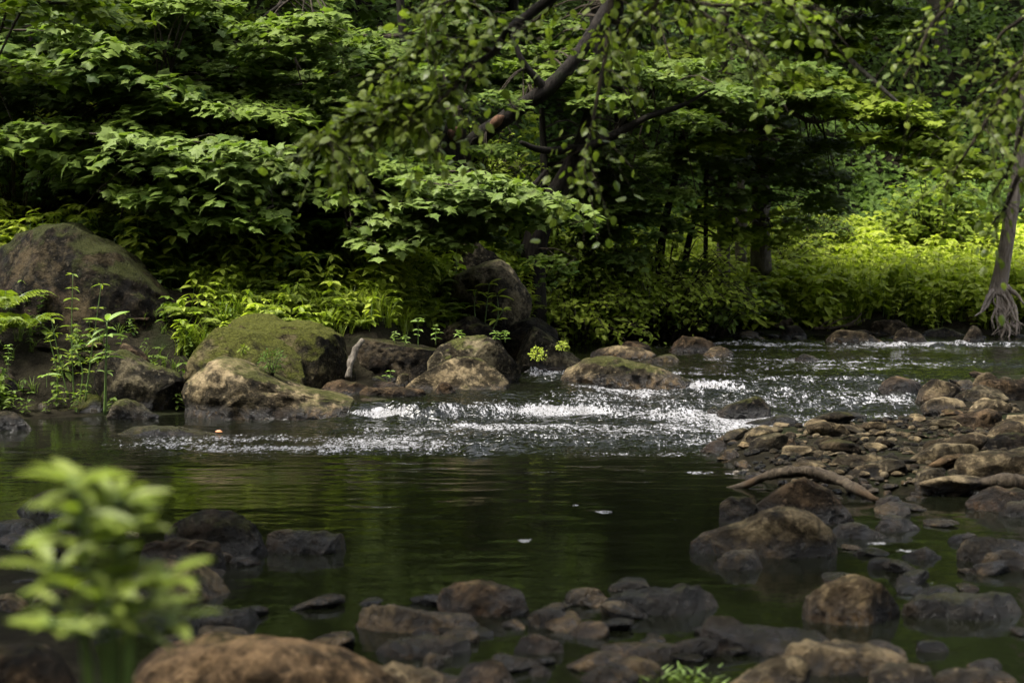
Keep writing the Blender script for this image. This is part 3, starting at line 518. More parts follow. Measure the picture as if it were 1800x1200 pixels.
 ('boulder', 'long horizontal tan-mottled rock left of the lumpy brown-patched rock', 'tan', [(606,1085),(614,1056),(650,1052),(720,1060),(790,1070),(835,1078),(852,1100)], 1118, .0, .4, 0, G_NL, {}),
 ('rock', 'smooth dark loaf-shaped rock below the long tan-mottled rock', 'dark', [(652,1145),(675,1118),(730,1110),(790,1112),(835,1125),(848,1150)], 1160, .0, .5, 0, G_NL, {}),
 ('rock', 'oval grey stone standing on edge with an orange leaf behind it', 'peb', [(925,1085),(935,1065),(965,1057),(990,1063),(1016,1084)], 1105, .0, .5, 0, G_NL, dict(amp=.3)),
 ('rock', 'reddish rock half under water below the oval grey stone', 'brown', [(902,1135),(915,1112),(950,1107),(985,1120),(992,1145)], 1152, .0, .5, 0, G_NL, {}),
 ('rock', 'small dark stone near the bottom centre under the reddish rock', 'dark', [(925,1180),(940,1160),(965,1160),(980,1180)], 1190, .0, .5, 0, G_NL, {}),
 ('boulder', 'tan blurred rock at the bottom edge between the huge brown one and the centre', 'tan', [(600,1215),(640,1155),(690,1144),(750,1160),(810,1190),(840,1215)], 1260, .0, .6, 0, G_NL, {}),
 ('rock', 'round grey cobble behind the tan blurred rock of the bottom edge', 'peb', [(738,1165),(750,1142),(768,1140),(785,1160)], 1175, .0, .7, 0, G_NL, {}),
 ('boulder', 'dark brown peaked rock at the bottom edge left of centre', 'brown', [(770,1215),(800,1165),(850,1145),(885,1150),(905,1185),(920,1215)], 1235, .0, .6, 0, G_NL, {}),
 ('boulder', 'huge blurred reddish-brown boulder filling the bottom left edge', 'brown', [(205,1250),(230,1178),(275,1145),(350,1130),(430,1132),(520,1142),(600,1158),(660,1182),(700,1215),(715,1250)], 1330, .0, .55, 0, G_NL, dict(amp=.5)),
 ('boulder', 'blurred brown boulder in the bottom left corner', 'brown', [(-120,1180),(-60,1110),(0,1092),(60,1095),(110,1130),(145,1170),(165,1215)], 1290, .0, .7, 0, G_NL, dict(amp=.5)),
 ('boulder', 'rounded dark hump standing in the calm pool on the left', 'dark', [(280,945),(292,905),(320,882),(360,870),(405,871),(440,895),(460,930),(475,975)], 985, .0, .6, 0, G_NL, {}),
 ('rock', 'flat layered dark rock with a pale top right of the rounded dark hump', 'dark', [(462,960),(472,925),(505,919),(560,921),(605,930),(622,962)], 975, .0, .5, 0, G_NL, {}),
 ('boulder', 'brown-topped rock in front of the rounded dark hump', 'brown', [(225,980),(240,940),(290,932),(350,930),(385,940),(402,985)], 1010, .0, .6, 0, G_NL, {}),
 ('boulder', 'wet grey rock sloping right behind the blurred plant', 'peb', [(185,1040),(205,990),(260,965),(320,972),(370,995),(405,1040)], 1060, .0, .6, 0, G_NL, {}),
 ('rock', 'low dark rock on the shore right of the blurred plant', 'dark', [(318,1085),(335,1066),(380,1058),(440,1058),(465,1085)], 1105, .0, .5, 0, G_NL, {}),
 ('rock', 'upright pinkish-brown stone behind the blurred plant near the left edge', 'brown', [(28,1015),(45,975),(75,955),(95,962),(105,1015)], 1025, .0, .7, 0, G_NL, {}),
 ('rock', 'tan rock at the left edge below the upright pinkish-brown stone', 'tan', [(-40,1075),(-20,1035),(20,1022),(55,1035),(70,1085)], 1100, .0, .7, 0, G_NL, {}),
 ('boulder', 'round grey-tan rock behind the lower stems of the blurred plant', 'peb', [(45,1070),(60,1025),(110,1012),(165,1020),(195,1075)], 1095, .0, .7, 0, G_NL, {}),
 ('rock', 'flat pale stone at the left edge on the near shore', 'tan', [(-60,1010),(-30,975),(10,970),(35,985),(45,1015)], 1025, .0, .6, 0, G_NL, {}),
 ('rock', 'black rock in the pool behind the top of the blurred plant', 'dark', [(20,895),(50,865),(90,850),(130,855),(165,895)], 905, .0, .6, 0, G_NL, {}),
 ('rock', 'dark low rock on the shore between plant and huge brown boulder', 'dark', [(20,1105),(60,1085),(120,1080),(180,1090),(215,1110)], 1125, .0, .5, 0, G_NL, {}),
 ('rock', 'low wet black rock by the left edge in the pool', 'dark', [(-50,935),(-10,910),(40,905),(85,935)], 945, .0, .6, 0, G_NL, {}),
]
for n_, (nm, lb, mt, pts, base, z0, dr, und, grp, kw) in enumerate(ROCKS):
    make_rock(nm, lb, mt, pts, base, z0, dr, und, seed=n_ * 7 + 3, group=grp, **kw)

# cobbles and pebbles: a dozen shapes, copied as individual stones
def ico(n):
    ph = (1 + 5 ** .5) / 2
    V = [(-1, ph, 0), (1, ph, 0), (-1, -ph, 0), (1, -ph, 0), (0, -1, ph), (0, 1, ph), (0, -1, -ph), (0, 1, -ph), (ph, 0, -1), (ph, 0, 1), (-ph, 0, -1), (-ph, 0, 1)]
    T = [(0, 11, 5), (0, 5, 1), (0, 1, 7), (0, 7, 10), (0, 10, 11), (1, 5, 9), (5, 11, 4), (11, 10, 2), (10, 7, 6), (7, 1, 8), (3, 9, 4), (3, 4, 2), (3, 2, 6), (3, 6, 8), (3, 8, 9), (4, 9, 5), (2, 4, 11), (6, 2, 10), (8, 6, 7), (9, 8, 1)]
    V = [np.array(v, float) / np.linalg.norm(v) for v in V]
    for _ in range(n):
        c = {}; T2 = []
        def mid(a, b):
            k = (min(a, b), max(a, b))
            if k not in c: m = V[a] + V[b]; V.append(m / np.linalg.norm(m)); c[k] = len(V) - 1
            return c[k]
        for a, b, d in T:
            x, y, z = mid(a, b), mid(b, d), mid(d, a); T2 += [(a, x, z), (b, y, x), (d, z, y), (x, y, z)]
        T = T2
    return np.array(V), np.array(T)
IV, IT = ico(3)
def pebble_mesh(k):
    rng = np.random.default_rng(900 + k); V = IV.copy()
    for _ in range(rng.integers(5, 10)):                     # plane cuts give the worn facets
        n = nrm(rng.normal(size=3)); h = rng.uniform(.45, .85); dd = V @ n - h; V = V - np.where(dd > 0, dd, 0)[:, None] * n * .85
    V = V * (1 + .10 * fbm(V * 1.6, k, 3))[:, None]
    V = V * [1, rng.uniform(.5, .9), rng.uniform(.24, .6)]; V[:, 2] = np.where(V[:, 2] > .9 * V[:, 2].max(), .9 * V[:, 2].max(), V[:, 2])
    return V
PEB = [pebble_mesh(k) for k in range(14)]
IV1, IT1 = ico(1)
PEBS = [IV1 * (1 + .15 * fbm(IV1 * 1.5, k, 2))[:, None] * [1, .8, .55] for k in range(6)]
protos = {}
rng = np.random.default_rng(77)
def pebble(x, y, r, z=None, mat='peb', label='', group='', name='cobble', rz=None, k=None):
    k = int(rng.integers(14)) if k is None else k; key = (k, mat)
    if key not in protos:
        o = link_mesh(name, PEB[k], IT, [M[mat]]); protos[key] = o
    else:
        o = protos[key].copy(); o.name = name; sc.collection.objects.link(o)
    g = float(terrain_h(np.array([x]), np.array([y]))[0]) if z is None else z
    o.location = (x, y, g + r * .18); o.scale = (r, r, r); o.rotation_euler = (rng.normal() * .15, rng.normal() * .15, rng.uniform(-.5, .5) if rz is None else rz)
    o['label'] = label; o['category'] = name; o['group'] = group
    return o
placed = []
def far_enough(x, y, r, k=.75):
    for a, b, c in placed:
        if (x - a) ** 2 + ((y - b)) ** 2 < (k * (r + c)) ** 2: return False
    placed.append((x, y, r)); return True
cnt = 0; tries = 0
while cnt < 156 and tries < 16000:
    tries += 1; py = rng.uniform(690, 900); px = 1240 + 900 * rng.uniform() ** 1.5; d = dist(px, py); x = (px - CX) / F * d
    if poly_sd(np.array([x]), np.array([d]), BAR)[0] < -.12: continue
    r = float(rng.choice([.035, .05, .08, .12, .17], p=[.15, .27, .27, .20, .11])) * rng.uniform(.85, 1.2)
    if not far_enough(x, d, r, .62): continue
    m, lb = [('peb', 'grey-brown water-worn cobble among the many on the right gravel bar'), ('tan', 'light tan water-worn cobble among the many on the right gravel bar'), ('dark', 'dark wet cobble among the many on the right gravel bar'), ('brown', 'rusty brown cobble among the many on the right gravel bar')][int(rng.choice(4, p=[.42, .33, .13, .12]))]
    pebble(x, d, r, None, m, lb, 'cobbles of the right gravel bar: ' + m + ' ones'); cnt += 1
# loose stones along the far bank's foot, the left bank's foot and in the near shallows
def row(n, x0, x1, y0, y1, rr, mats, label, group, zf=None, ground=False):
    for i in range(n):
        px = rng.uniform(x0, x1); py = rng.uniform(y0, y1); d = dist(px, py); x = (px - CX) / F * d; r = rng.uniform(*rr)
        m = mats[int(rng.integers(len(mats)))]
        pebble(x, d, r, None if ground else (float(water_h(x, d)) - r * .1 if zf is None else zf), m, label, group)
row(22, 950, 1800, 583, 598, (.06, .16), ['dark', 'dark', 'peb'], 'small dark stone in the shaded foot of the far bank', 'small stones under the far bank')
row(8, 560, 960, 625, 662, (.05, .13), ['dark', 'brown'], 'small dark stone in the shade between the boulders above the cascade', 'small stones above the cascade')
row(28, 0, 440, 900, 1130, (.04, .10), ['peb', 'brown', 'dark', 'tan'], 'small blurred stone on the near shore behind the leafy plant', 'small stones of the near left shore')
row(8, 1480, 1800, 880, 1000, (.04, .09), ['dark', 'peb'], 'small wet stone in the pool under the driftwood', 'small stones of the right pool')
row(14, 560, 1300, 1060, 1200, (.035, .08), ['peb', 'dark', 'brown'], 'small blurred stone in the near shallows at the bottom of the photo', 'small stones of the near shallows')
row(6, 0, 640, 690, 728, (.05, .10), ['dark', 'grey'], 'small dark stone wedged between the left bank boulders', 'small stones of the left bank')

# driftwood and fallen wood
def wood(name, label, path, rad, mat='wood', group=None, seed=1, twigs=()):
    P = curve([at(*p) for p in path], 26); org = P[0].copy(); g = Geo()
    g.tube(P - org, np.interp(np.linspace(0, 1, 26), np.linspace(0, 1, len(rad)), rad), 12, 0, .5, .42, seed)
    for tw, r in twigs:
        Q = curve([at(*p) for p in tw], 10) - org; g.tube(Q, np.linspace(r, r * .4, 10), 6, 0, .5, .2, seed + 3)
    o = g.build(name, [M[mat]], smooth=True); o.location = org
    return tag(o, label, 'branch', group)
G_W = 'driftwood on the gravel bar'
wood('driftwood_branch', 'bent bare branch arched over the dark leaning boulder, left end in the water', [(1262, 862, 7.15), (1310, 852, 7.1), (1345, 838, 7.0), (1385, 829, 6.95), (1430, 830, 6.95), (1475, 844, 6.9), (1505, 860, 6.8), (1545, 880, 6.7)], [.010, .018, .022, .028, .031, .03, .026, .012], group=G_W)
wood('driftwood_branch', 'thick dark branch lying along the bar towards the right edge', [(1560, 868, 7.0), (1610, 874, 6.95), (1665, 870, 6.9), (1715, 853, 6.9), (1760, 846, 6.9), (1800, 848, 6.9), (1900, 850, 6.95)], [.008, .024, .028, .03, .034, .038, .04], group=G_W, seed=4, twigs=[([(1600, 870, 6.95), (1572, 858, 7.0), (1548, 850, 7.05)], .014)])
wood('driftwood_stick', 'pale thin stick floating off the tip of the bar', [(1290, 832, 7.55), (1330, 829, 7.6), (1365, 830, 7.6)], [.012, .018, .012], 'bark_grey', G_W, 6)
wood('dead_branch', 'peeling pinkish dead branch leaning against the blocky black boulder', [(638, 597, 10.9), (625, 615, 10.85), (617, 635, 10.8), (612, 665, 10.75)], [.022, .026, .022, .02], 'bark_grey', None, 8)
wood('fallen_branch', 'bare tangled twigs at the foot of the bright meadow', [(1430, 578, 17.3), (1470, 576, 17.2), (1500, 566, 17.2), (1514, 550, 17.2)], [.02, .02, .018, .01], 'wood', None, 9,
     [([(1450, 577, 17.2), (1475, 562, 17.2), (1500, 556, 17.2)], .012), ([(1480, 574, 17.2), (1498, 572, 17.1), (1522, 560, 17.1)], .011), ([(1440, 578, 17.2), (1452, 566, 17.3), (1478, 555, 17.3)], .009)])
wood('fallen_branch', 'short bare log end on the far bank under the shrubs', [(1365, 577, 17.4), (1378, 569, 17.4), (1392, 563, 17.4)], [.04, .045, .045], 'wood', None, 10)

row(14, 0, 330, 640, 722, (.05, .13), ['dark', 'brown', 'dark'], 'dark stone wedged in the mud between the rocks at the far left', 'dark stones at the far left', None, True)

row(24, 540, 1330, 1030, 1190, (.04, .10), ['dark', 'peb', 'tan'], 'low wet stone among the blurred near shallows at the bottom of the photo', 'low wet stones of the near shallows')
row(14, 1400, 1800, 1000, 1190, (.04, .09), ['dark', 'peb'], 'low dark wet stone in the shallows at the lower right', 'low wet stones of the lower right')
row(20, 1540, 1800, 668, 720, (.05, .11), ['tan', 'peb', 'brown', 'dark'], 'small stone of the upper end of the gravel bar by the fast water', 'small stones of the upper gravel bar', None, True)

g = Geo(); n_ = 0
for _ in range(12000):
    py = rng.uniform(690, 905); px = rng.uniform(1240, 2300); d = dist(px, py, .04); x = (px - CX) / F * d
    if poly_sd(np.array([x]), np.array([d]), BAR)[0] < -.05: continue
    r = rng.uniform(.010, .034); V = PEBS[int(rng.integers(6))] * r * rng.uniform(.8, 1.2, 3); a = rng.uniform(0, 6.3)
    V = np.stack([V[:, 0] * np.cos(a) - V[:, 1] * np.sin(a), V[:, 0] * np.sin(a) + V[:, 1] * np.cos(a), V[:, 2]], -1) + [x, d, float(terrain_h(np.array([x]), np.array([d]))[0]) + r * .3]
    g.add(V, IT1, int(rng.integers(3))); n_ += 1
    if n_ > 1900: break
tag(g.build('gravel', [M['peb'], M['tan'], M['dark']], smooth=True), 'fine gravel and small pebbles filling the gaps of the right bar', 'gravel', kind='stuff')
# ---------------------------------------------------------------- leaf shapes (length 1 along y)
def fan(outline, c, fold=.14, curl=.18):
    O = np.array(outline, float); V = np.vstack([[c], O]); z = -fold * np.abs(V[:, 0]) * 1.0 - curl * V[:, 1] ** 2
    k = len(O); T = [(0, 1 + i, 1 + (i + 1) % k) for i in range(k)]
    return np.column_stack([V, z]), np.array(T)
_h = [(.10, -.03), (.30, -.12), (.52, -.02), (.40, .14), (.70, .50), (.50, .50), (.30, .62), (.20, .80), (.12, .84)]
MAPLE = fan([(0, 0)] + _h + [(0, 1.05)] + [(-a, b) for a, b in _h[::-1]], (0, .32))
_h9 = _h; _h = [(.34, -.06), (.62, .42), (.28, .55), (.16, .78)]
MAPLE_S = fan([(0, 0)] + _h + [(0, 1.0)] + [(-a, b) for a, b in _h[::-1]], (0, .32))
MAPLE_V = [MAPLE, fan([(0, 0)] + [(a * 1.12, b * 1.05 - .03) for a, b in _h9] + [(0, .98)] + [(-a * .95, b * .96) for a, b in _h9[::-1]], (0, .30), .22, .30), fan([(0, 0)] + [(a * .85, b) for a, b in _h9] + [(.05, 1.12)] + [(-a * .92, b * .9) for a, b in _h9[::-1]], (0, .34), .05, .36)]
ROUND = fan([(0, 0), (.24, .10), (.38, .36), (.34, .64), (.17, .88), (.02, 1.04), (-.15, .86), (-.33, .66), (-.39, .38), (-.25, .09)], (0, .48), .22, .22)
DIAM = (np.array([(0, 0, 0), (.27, .45, .07), (0, 1, -.12), (-.27, .45, .07)]), np.array([(0, 1, 2), (0, 2, 3)]))
OVAL = (np.array([(0, 0, 0), (.20, .25, .05), (.24, .6, .02), (0, 1, -.16), (-.24, .6, .02), (-.20, .25, .05), (0, .5, -.03)]),
        np.array([(0, 1, 6), (1, 2, 6), (2, 3, 6), (3, 4, 6), (4, 5, 6), (5, 0, 6)]))
def blade(w=.34, n=9, curl=.25, cup=.05):
    ys = np.linspace(0, 1, n); ww = w / 2 * np.sin(np.pi * ys ** .8) ** .8; ww[-1] = 0.004; ww[0] = .012
    V = []; T = []
    for y, a in zip(ys, ww): V += [(-a, y, cup * a * 8 - curl * y * y), (-a * .5, y, cup * a * 3 - curl * y * y), (0, y, -.02 - curl * y * y), (a * .5, y, cup * a * 3 - curl * y * y), (a, y, cup * a * 8 - curl * y * y)]
    for i in range(n - 1):
        for j in range(4): q = i * 5 + j; T += [(q, q + 1, q + 6), (q, q + 6, q + 5)]
    return np.array(V), np.array(T)
BLADE = blade()
rg = np.random.default_rng(5)
def rnd(n, s=1.0): return rg.normal(size=(n, 3)) * s

def spray(g, P0, h, L, ls, tpl, mi=0, droop=.22, tw=1, base_tint=.5, face=(0, -.22, 1.0), wid=.5):
    """a flat tier of leafy twigs: main axis plus side twigs, leaves in pairs with drooping tips"""
    h = nrm(np.array(h, float)); P0 = np.array(P0, float); side = nrm(np.cross(h, [0, 0, 1.0])); A = []
    kn = max(4, int(L / (ls * .72))); t = np.linspace(.12, 1, kn)
    ax = lambda q: P0 + h * (L * q)[..., None] + np.array([0, 0, -1.0]) * (droop * L * q ** 2)[..., None]
    g.tube(ax(np.linspace(0, 1, 7)), np.linspace(.006, .0015, 7) * (1 + L), 4, tw)
    P, D = [], []
    for q in t:
        b = ax(np.array([q]))[0]
        for sg in (-1, 1):
            ln = wid * L * (1 - .75 * q) * rg.uniform(.65, 1.2) + ls * .5; n = max(1, int(ln / (ls * .7)))
            d = nrm(side * sg * rg.uniform(.7, 1.1) + h * rg.uniform(.5, .95) + np.array([0, 0, rg.normal() * .10]))
            u = (np.arange(n) + 1) / n
            pp = b + d * (ln * u)[:, None] + np.array([0, 0, -1.0]) * (droop * .8 * ln * u ** 2)[:, None]
            if n > 2 and L > .5: g.tube(np.vstack([b, pp[n // 2], pp[-1]]), [.0028, .002, .001], 3, tw)
            pr = np.repeat(pp, 2, 0); dd = np.tile(d, (len(pr), 1)); sd = np.cross(dd, [0, 0, 1.0]) * np.tile([[1], [-1]], (n, 1))
            P.append(pr); D.append(dd * .55 + sd * .55)
    P = np.vstack(P); D = np.vstack(D); k = len(P)
    P = P + rnd(k, 1.0) * np.array([.3, .3, .16]) * ls; st = np.array([0, -1.0, 0])
    tip = D + st * rg.uniform(.1, .5, (k, 1)) + np.array([0, 0, -1]) * rg.uniform(-.05, .42, (k, 1)) + rnd(k, .25)
    up = np.array(face, float) + rnd(k, .27)
    sz = ls * .95 * rg.uniform(.5, 1.2, k); tt = np.clip(base_tint + rg.normal(size=k) * .28, 0, 1)
    if tpl is MAPLE:
        w_ = rg.integers(0, 3, k)
        for v_ in range(3): m_ = w_ == v_; g.leaves(MAPLE_V[v_], P[m_], tip[m_], up[m_], sz[m_], mi, tt[m_])
    else: g.leaves(tpl, P, tip, up, sz, mi, tt)

def gz(x, y): return float(terrain_h(np.array([x]), np.array([y]))[0])
def pt(p):
    if p[1] is None: x = (p[0] - CX) / F * p[2]; return np.array([x, p[2], gz(x, p[2]) - .15])
    return at(*p)
class Tree:
    def __init__(s, name, label, bark, leaf, group=None, tpl=MAPLE, cat='tree'):
        s.name, s.label, s.bark, s.leaf, s.group, s.tpl, s.cat = name, label, bark, leaf, group, tpl, cat
        s.tr = Geo(); s.cr = Geo(); s.limbs = []; s.extra = []
    def limb(s, path, rad, n=18, sides=10, rough=.12, attach=True):
        P = curve([pt(p) for p in path], n); r = np.interp(np.linspace(0, 1, n), np.linspace(0, 1, len(rad)), rad)
        s.tr.tube(P, r, sides, 0, .5, rough, int(abs(P[0, 0]) * 50) % 97)
        if attach: s.limbs.append(P)
        return P
    def region(s, n, cx, cy, rx, ry, d0, d1, L=(.6, 1.0), ls=.11, mi=0, head=(0, -1), spread=.9, slope=0., tint=.5, droop=.22, connect=True):
        allP = np.vstack(s.limbs)
        for i in range(int(n * .8)):
            a = rg.uniform(0, 2 * np.pi); r = rg.uniform() ** .5
            px = cx + rx * r * np.cos(a); py = cy + ry * r * np.sin(a) + slope * (px - cx); d = rg.uniform(d0, d1)
            E = at(px, py, d); l = rg.uniform(*L); hd = nrm(np.array([head[0] + rg.normal() * spread, head[1] + rg.normal() * spread * .6, rg.normal() * .10 + .06]))
            P0 = E - hd * l * .5
            if connect:
                j = np.argmin(((allP - P0) ** 2).sum(1)); Q = allP[j]; m = (Q + P0) / 2 + [0, 0, .10 * np.linalg.norm(Q - P0)]
                dl = np.linalg.norm(Q - P0); s.cr.tube(curve([Q, m, P0], 7), np.linspace(.007 + .006 * dl, .005, 7), 5, 1)
            spray(s.cr, P0, hd, l, ls, s.tpl, mi + (mi > 0), droop, 1, tint + rg.normal() * .12)
    def ball(s, n, c, rad, L=(.8, 1.4), ls=.15, tint=.4):
        """crown foliage spread through an ellipsoid in world metres, denser outside"""
        allP = np.vstack(s.limbs)
        for i in range(n):
            v = nrm(rg.normal(size=3)); r = rg.uniform(.25, 1) ** .6; E = np.array(c) + v * r * np.array(rad) * (1 + .25 * vnoise(np.array([v * 2 + c]), 3)[0])
            l = rg.uniform(*L); hd = nrm(v * [1, 1, .25] + rnd(1, .4)[0] * [1, 1, .3]); P0 = E - hd * l * .6
            j = np.argmin(((allP - P0) ** 2).sum(1)); Q = allP[j]; m = (Q + P0) / 2 + [0, 0, .2]
            if i % 2 == 0: s.cr.tube(curve([Q, m, P0], 5), np.linspace(.03, .008, 5), 4, 1)
            spray(s.cr, P0, hd, l, ls, s.tpl, 0, .25, 1, tint + rg.normal() * .13, (0, -.3, 1))
    def done(s, mats2=()):
        r = empty(s.name, tuple(s.limbs[0][0])); tag(r, s.label, s.cat, s.group)
        a = s.tr.build('trunk', [M[s.bark]] + [M[k] for k in s.extra], r, True); b = s.cr.build('crown', [M[s.leaf], M['twig']] + [M[m] for m in mats2], r)
        inv = Vector(r.location)
        for o in (a, b): o.location = -inv
        return r

# ---- left bank maples
G_T = 'trees on the left bank'
t = Tree('maple_tree', 'dark leafy maple above the huge slanting boulder, at the far left', 'bark_dark', 'maple', G_T)
t.limb([(70, None, 15.0), (80, 250, 15.0), (60, 0, 14.8), (90, -500, 14.8), (70, -1100, 15)], [.13, .11, .10, .08, .03])
t.limb([(60, 30, 14.8), (150, -40, 13.8), (230, -60, 12.8)], [.05, .035, .015]); t.limb([(80, 200, 15.0), (160, 160, 14.0), (260, 170, 13.0)], [.045, .03, .012])
t.limb([(75, 120, 14.9), (20, 60, 13.8), (-60, 80, 12.8)], [.045, .03, .012])
t.region(42, 110, 40, 260, 150, 12.2, 13.8, tint=.35, ls=.10, head=(.3, -1)); t.region(46, 120, 210, 260, 130, 12.6, 14.5, tint=.6, ls=.10, head=(.4, -1))  # deeper tier's tint raised in place of missing light
t.region(18, 30, 330, 130, 70, 13.0, 14.5, tint=.6, ls=.10); t.region(14, 150, 230, 120, 50, 11.9, 12.4, ls=.115, tint=.75, head=(.8, -.6)); t.region(16, 100, 90, 170, 60, 11.9, 12.6, ls=.115, tint=.6, head=(.8, -.6))
t.ball(40, (-5.2, 16, 5.6), (2.6, 1.8, 2.2), ls=.14)
t.done()
t = Tree('maple_tree', 'wide left bank maple with a pale leaf tier hanging right of the huge slanting boulder', 'bark_dark', 'maple', G_T)
t.limb([(585, None, 14.6), (560, 330, 14.4), (500, 290, 14.1), (420, 120, 13.9), (380, 40, 13.9), (370, -400, 14), (390, -1000, 14)], [.10, .09, .085, .08, .075, .06, .03])
t.limb([(500, 290, 14.1), (420, 262, 13.2), (330, 270, 12.3), (260, 280, 11.9)], [.05, .035, .022, .01]); t.limb([(560, 330, 14.4), (520, 348, 13.6), (470, 345, 12.8)], [.04, .025, .012])
t.limb([(400, 90, 13.9), (480, 20, 13.3), (540, -20, 12.9)], [.04, .025, .012]); t.limb([(430, 140, 13.9), (330, 130, 13.1), (250, 150, 12.5)], [.04, .025, .012])
t.region(60, 400, 60, 270, 140, 12.8, 14.6, tint=.65, ls=.095, head=(.1, -1)); t.region(46, 450, 220, 230, 120, 13.0, 14.6, tint=.7, ls=.095, head=(.2, -1))  # back tiers coloured lighter to stand in for light that never reaches them
t.region(14, 340, 165, 130, 22, 12.2, 12.9, tint=.95, ls=.10, head=(.9, -.5), slope=.12)
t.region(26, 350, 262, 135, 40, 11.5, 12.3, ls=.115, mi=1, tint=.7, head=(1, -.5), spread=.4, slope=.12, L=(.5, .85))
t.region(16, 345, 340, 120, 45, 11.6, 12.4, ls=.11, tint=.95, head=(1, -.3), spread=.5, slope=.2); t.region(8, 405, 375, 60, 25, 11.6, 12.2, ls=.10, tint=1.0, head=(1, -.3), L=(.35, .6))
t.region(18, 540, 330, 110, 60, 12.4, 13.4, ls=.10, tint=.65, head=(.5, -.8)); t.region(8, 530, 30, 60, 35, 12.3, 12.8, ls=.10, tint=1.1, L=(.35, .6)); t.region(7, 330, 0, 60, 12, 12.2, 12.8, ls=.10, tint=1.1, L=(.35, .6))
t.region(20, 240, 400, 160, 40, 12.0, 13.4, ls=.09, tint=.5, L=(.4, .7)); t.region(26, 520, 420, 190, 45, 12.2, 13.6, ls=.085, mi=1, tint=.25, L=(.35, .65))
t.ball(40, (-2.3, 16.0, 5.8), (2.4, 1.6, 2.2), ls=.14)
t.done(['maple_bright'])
t = Tree('maple_tree', 'slim maple with the bright star-leaved tier hanging in front of the dark oak trunks', 'bark_dark', 'maple', G_T)
t.limb([(690, None, 14.2), (700, 420, 14.0), (690, 300, 13.9), (720, 180, 13.8), (700, -100, 13.8), (740, -700, 13.8)], [.06, .055, .05, .045, .04, .02])
t.limb([(695, 340, 13.95), (760, 320, 13.1), (840, 325, 12.3), (920, 345, 12.0)], [.035, .025, .015, .006]); t.limb([(690, 300, 13.9), (640, 300, 13.0), (610, 310, 12.4)], [.03, .02, .01])
t.region(24, 830, 335, 125, 38, 11.7, 12.5, ls=.10, mi=1, tint=.8, head=(1, -.4), spread=.45, slope=.05, L=(.45, .8)); t.region(20, 720, 395, 80, 40, 11.8, 12.6, ls=.095, mi=1, tint=.75, head=(.7, -.6), L=(.35, .65))
t.region(26, 650, 310, 90, 55, 12.2, 13.2, ls=.10, tint=.85, head=(.4, -.8)); t.region(14, 850, 385, 60, 30, 12.2, 12.8, ls=.085, tint=.5, L=(.35, .55)); t.region(26, 640, 140, 140, 110, 13.3, 14.6, ls=.09, tint=.7)
t.region(12, 560, 400, 80, 40, 12.6, 13.4, ls=.09, tint=.4)
t.done(['maple_bright'])

# ---- dark oaks behind the cascade
G_O = 'big dark trunks behind the cascade'
t = Tree('oak_tree', 'big black trunk with a sawn round knot and a thick limb rising to the right', 'bark_dark', 'maple', G_O, MAPLE_S)
t.limb([(775, None, 14.8), (778, 400, 14.8), (785, 300, 14.8), (797, 240, 14.8), (800, 215, 14.85)], [.19, .16, .14, .125, .10])
t.limb([(790, 330, 14.8), (820, 262, 14.8), (860, 228, 14.7), (915, 188, 14.6), (965, 155, 14.5), (1010, 105, 14.5), (1048, 45, 14.6), (1100, -70, 14.8), (1200, -420, 14.8), (1230, -1000, 15)], [.10, .09, .085, .08, .075, .07, .06, .05, .03], 30)
t.limb([(960, 158, 14.5), (920, 110, 14.4), (900, 60, 14.4)], [.05, .03, .02])
kn = curve([at(800, 236, 14.72), at(803, 236, 14.62)], 4); t.tr.tube(kn, [.085, .08, .07, .055], 12, 1); t.tr.tube(curve([at(803, 236, 14.64), at(803, 236, 14.605)], 3), [.03, .03, .02], 8, 0)
P = curve([at(858, 232, 14.585), at(872, 214, 14.55), at(886, 204, 14.56)], 8); t.tr.tube(P, [.02, .035, .045, .05, .05, .045, .03, .01], 8, 1, .5, .2)
t.extra = ['wound']
t.region(18, 1000, 90, 110, 60, 14.7, 15.6, ls=.085, tint=.9, L=(.4, .75), head=(.6, -.7)); t.region(30, 850, 60, 170, 110, 15.4, 16.4, ls=.085, tint=.75); t.region(4, 905, 165, 60, 22, 13.9, 14.3, ls=.08, tint=.6, L=(.3, .5))
t.region(4, 870, 252, 70, 16, 13.9, 14.4, ls=.08, tint=.5, L=(.3, .5))
t.done()
t = Tree('oak_tree', 'second black trunk leaning right with a long low crooked branch, right of the knotted one', 'bark_dark', 'maple', G_O, MAPLE_S)
t.limb([(935, None, 15.2), (938, 450, 15.2), (950, 395, 15.2), (975, 345, 15.2), (1008, 288, 15.1), (1030, 225, 15.1), (1055, 120, 15.2), (1045, -60, 15.2), (1090, -700, 15.4)], [.17, .14, .12, .115, .09, .075, .07, .06, .04], 30)
t.limb([(1018, 262, 15.0), (980, 265, 14.7), (945, 262, 14.5), (915, 250, 14.4)], [.05, .04, .035, .02]); t.limb([(1012, 268, 15.0), (1050, 252, 14.6), (1090, 232, 14.4), (1140, 205, 14.3), (1200, 185, 14.3), (1260, 150, 14.4)], [.055, .05, .042, .035, .025, .012])
t.limb([(955, 420, 15.3), (958, 330, 15.3), (955, 260, 15.4), (952, 190, 15.4)], [.05, .045, .04, .03]); t.limb([(935, 330, 14.9), (960, 300, 15.0)], [.03, .02], attach=False)
t.region(20, 1040, 330, 90, 70, 15.6, 16.8, ls=.08, tint=.6); t.region(18, 1090, 300, 90, 80, 15.5, 16.6, ls=.08, tint=.7); t.region(9, 1120, 170, 90, 50, 14.4, 15.4, ls=.085, tint=.75, head=(.7, -.7)); t.region(6, 1000, 430, 80, 60, 14.4, 15.0, ls=.075, tint=.45, L=(.3, .6))
t.region(7, 1170, 130, 90, 22, 14.2, 15.0, ls=.085, mi=1, tint=.5, head=(.9, -.5), L=(.4, .7))
t.done(['maple_bright'])

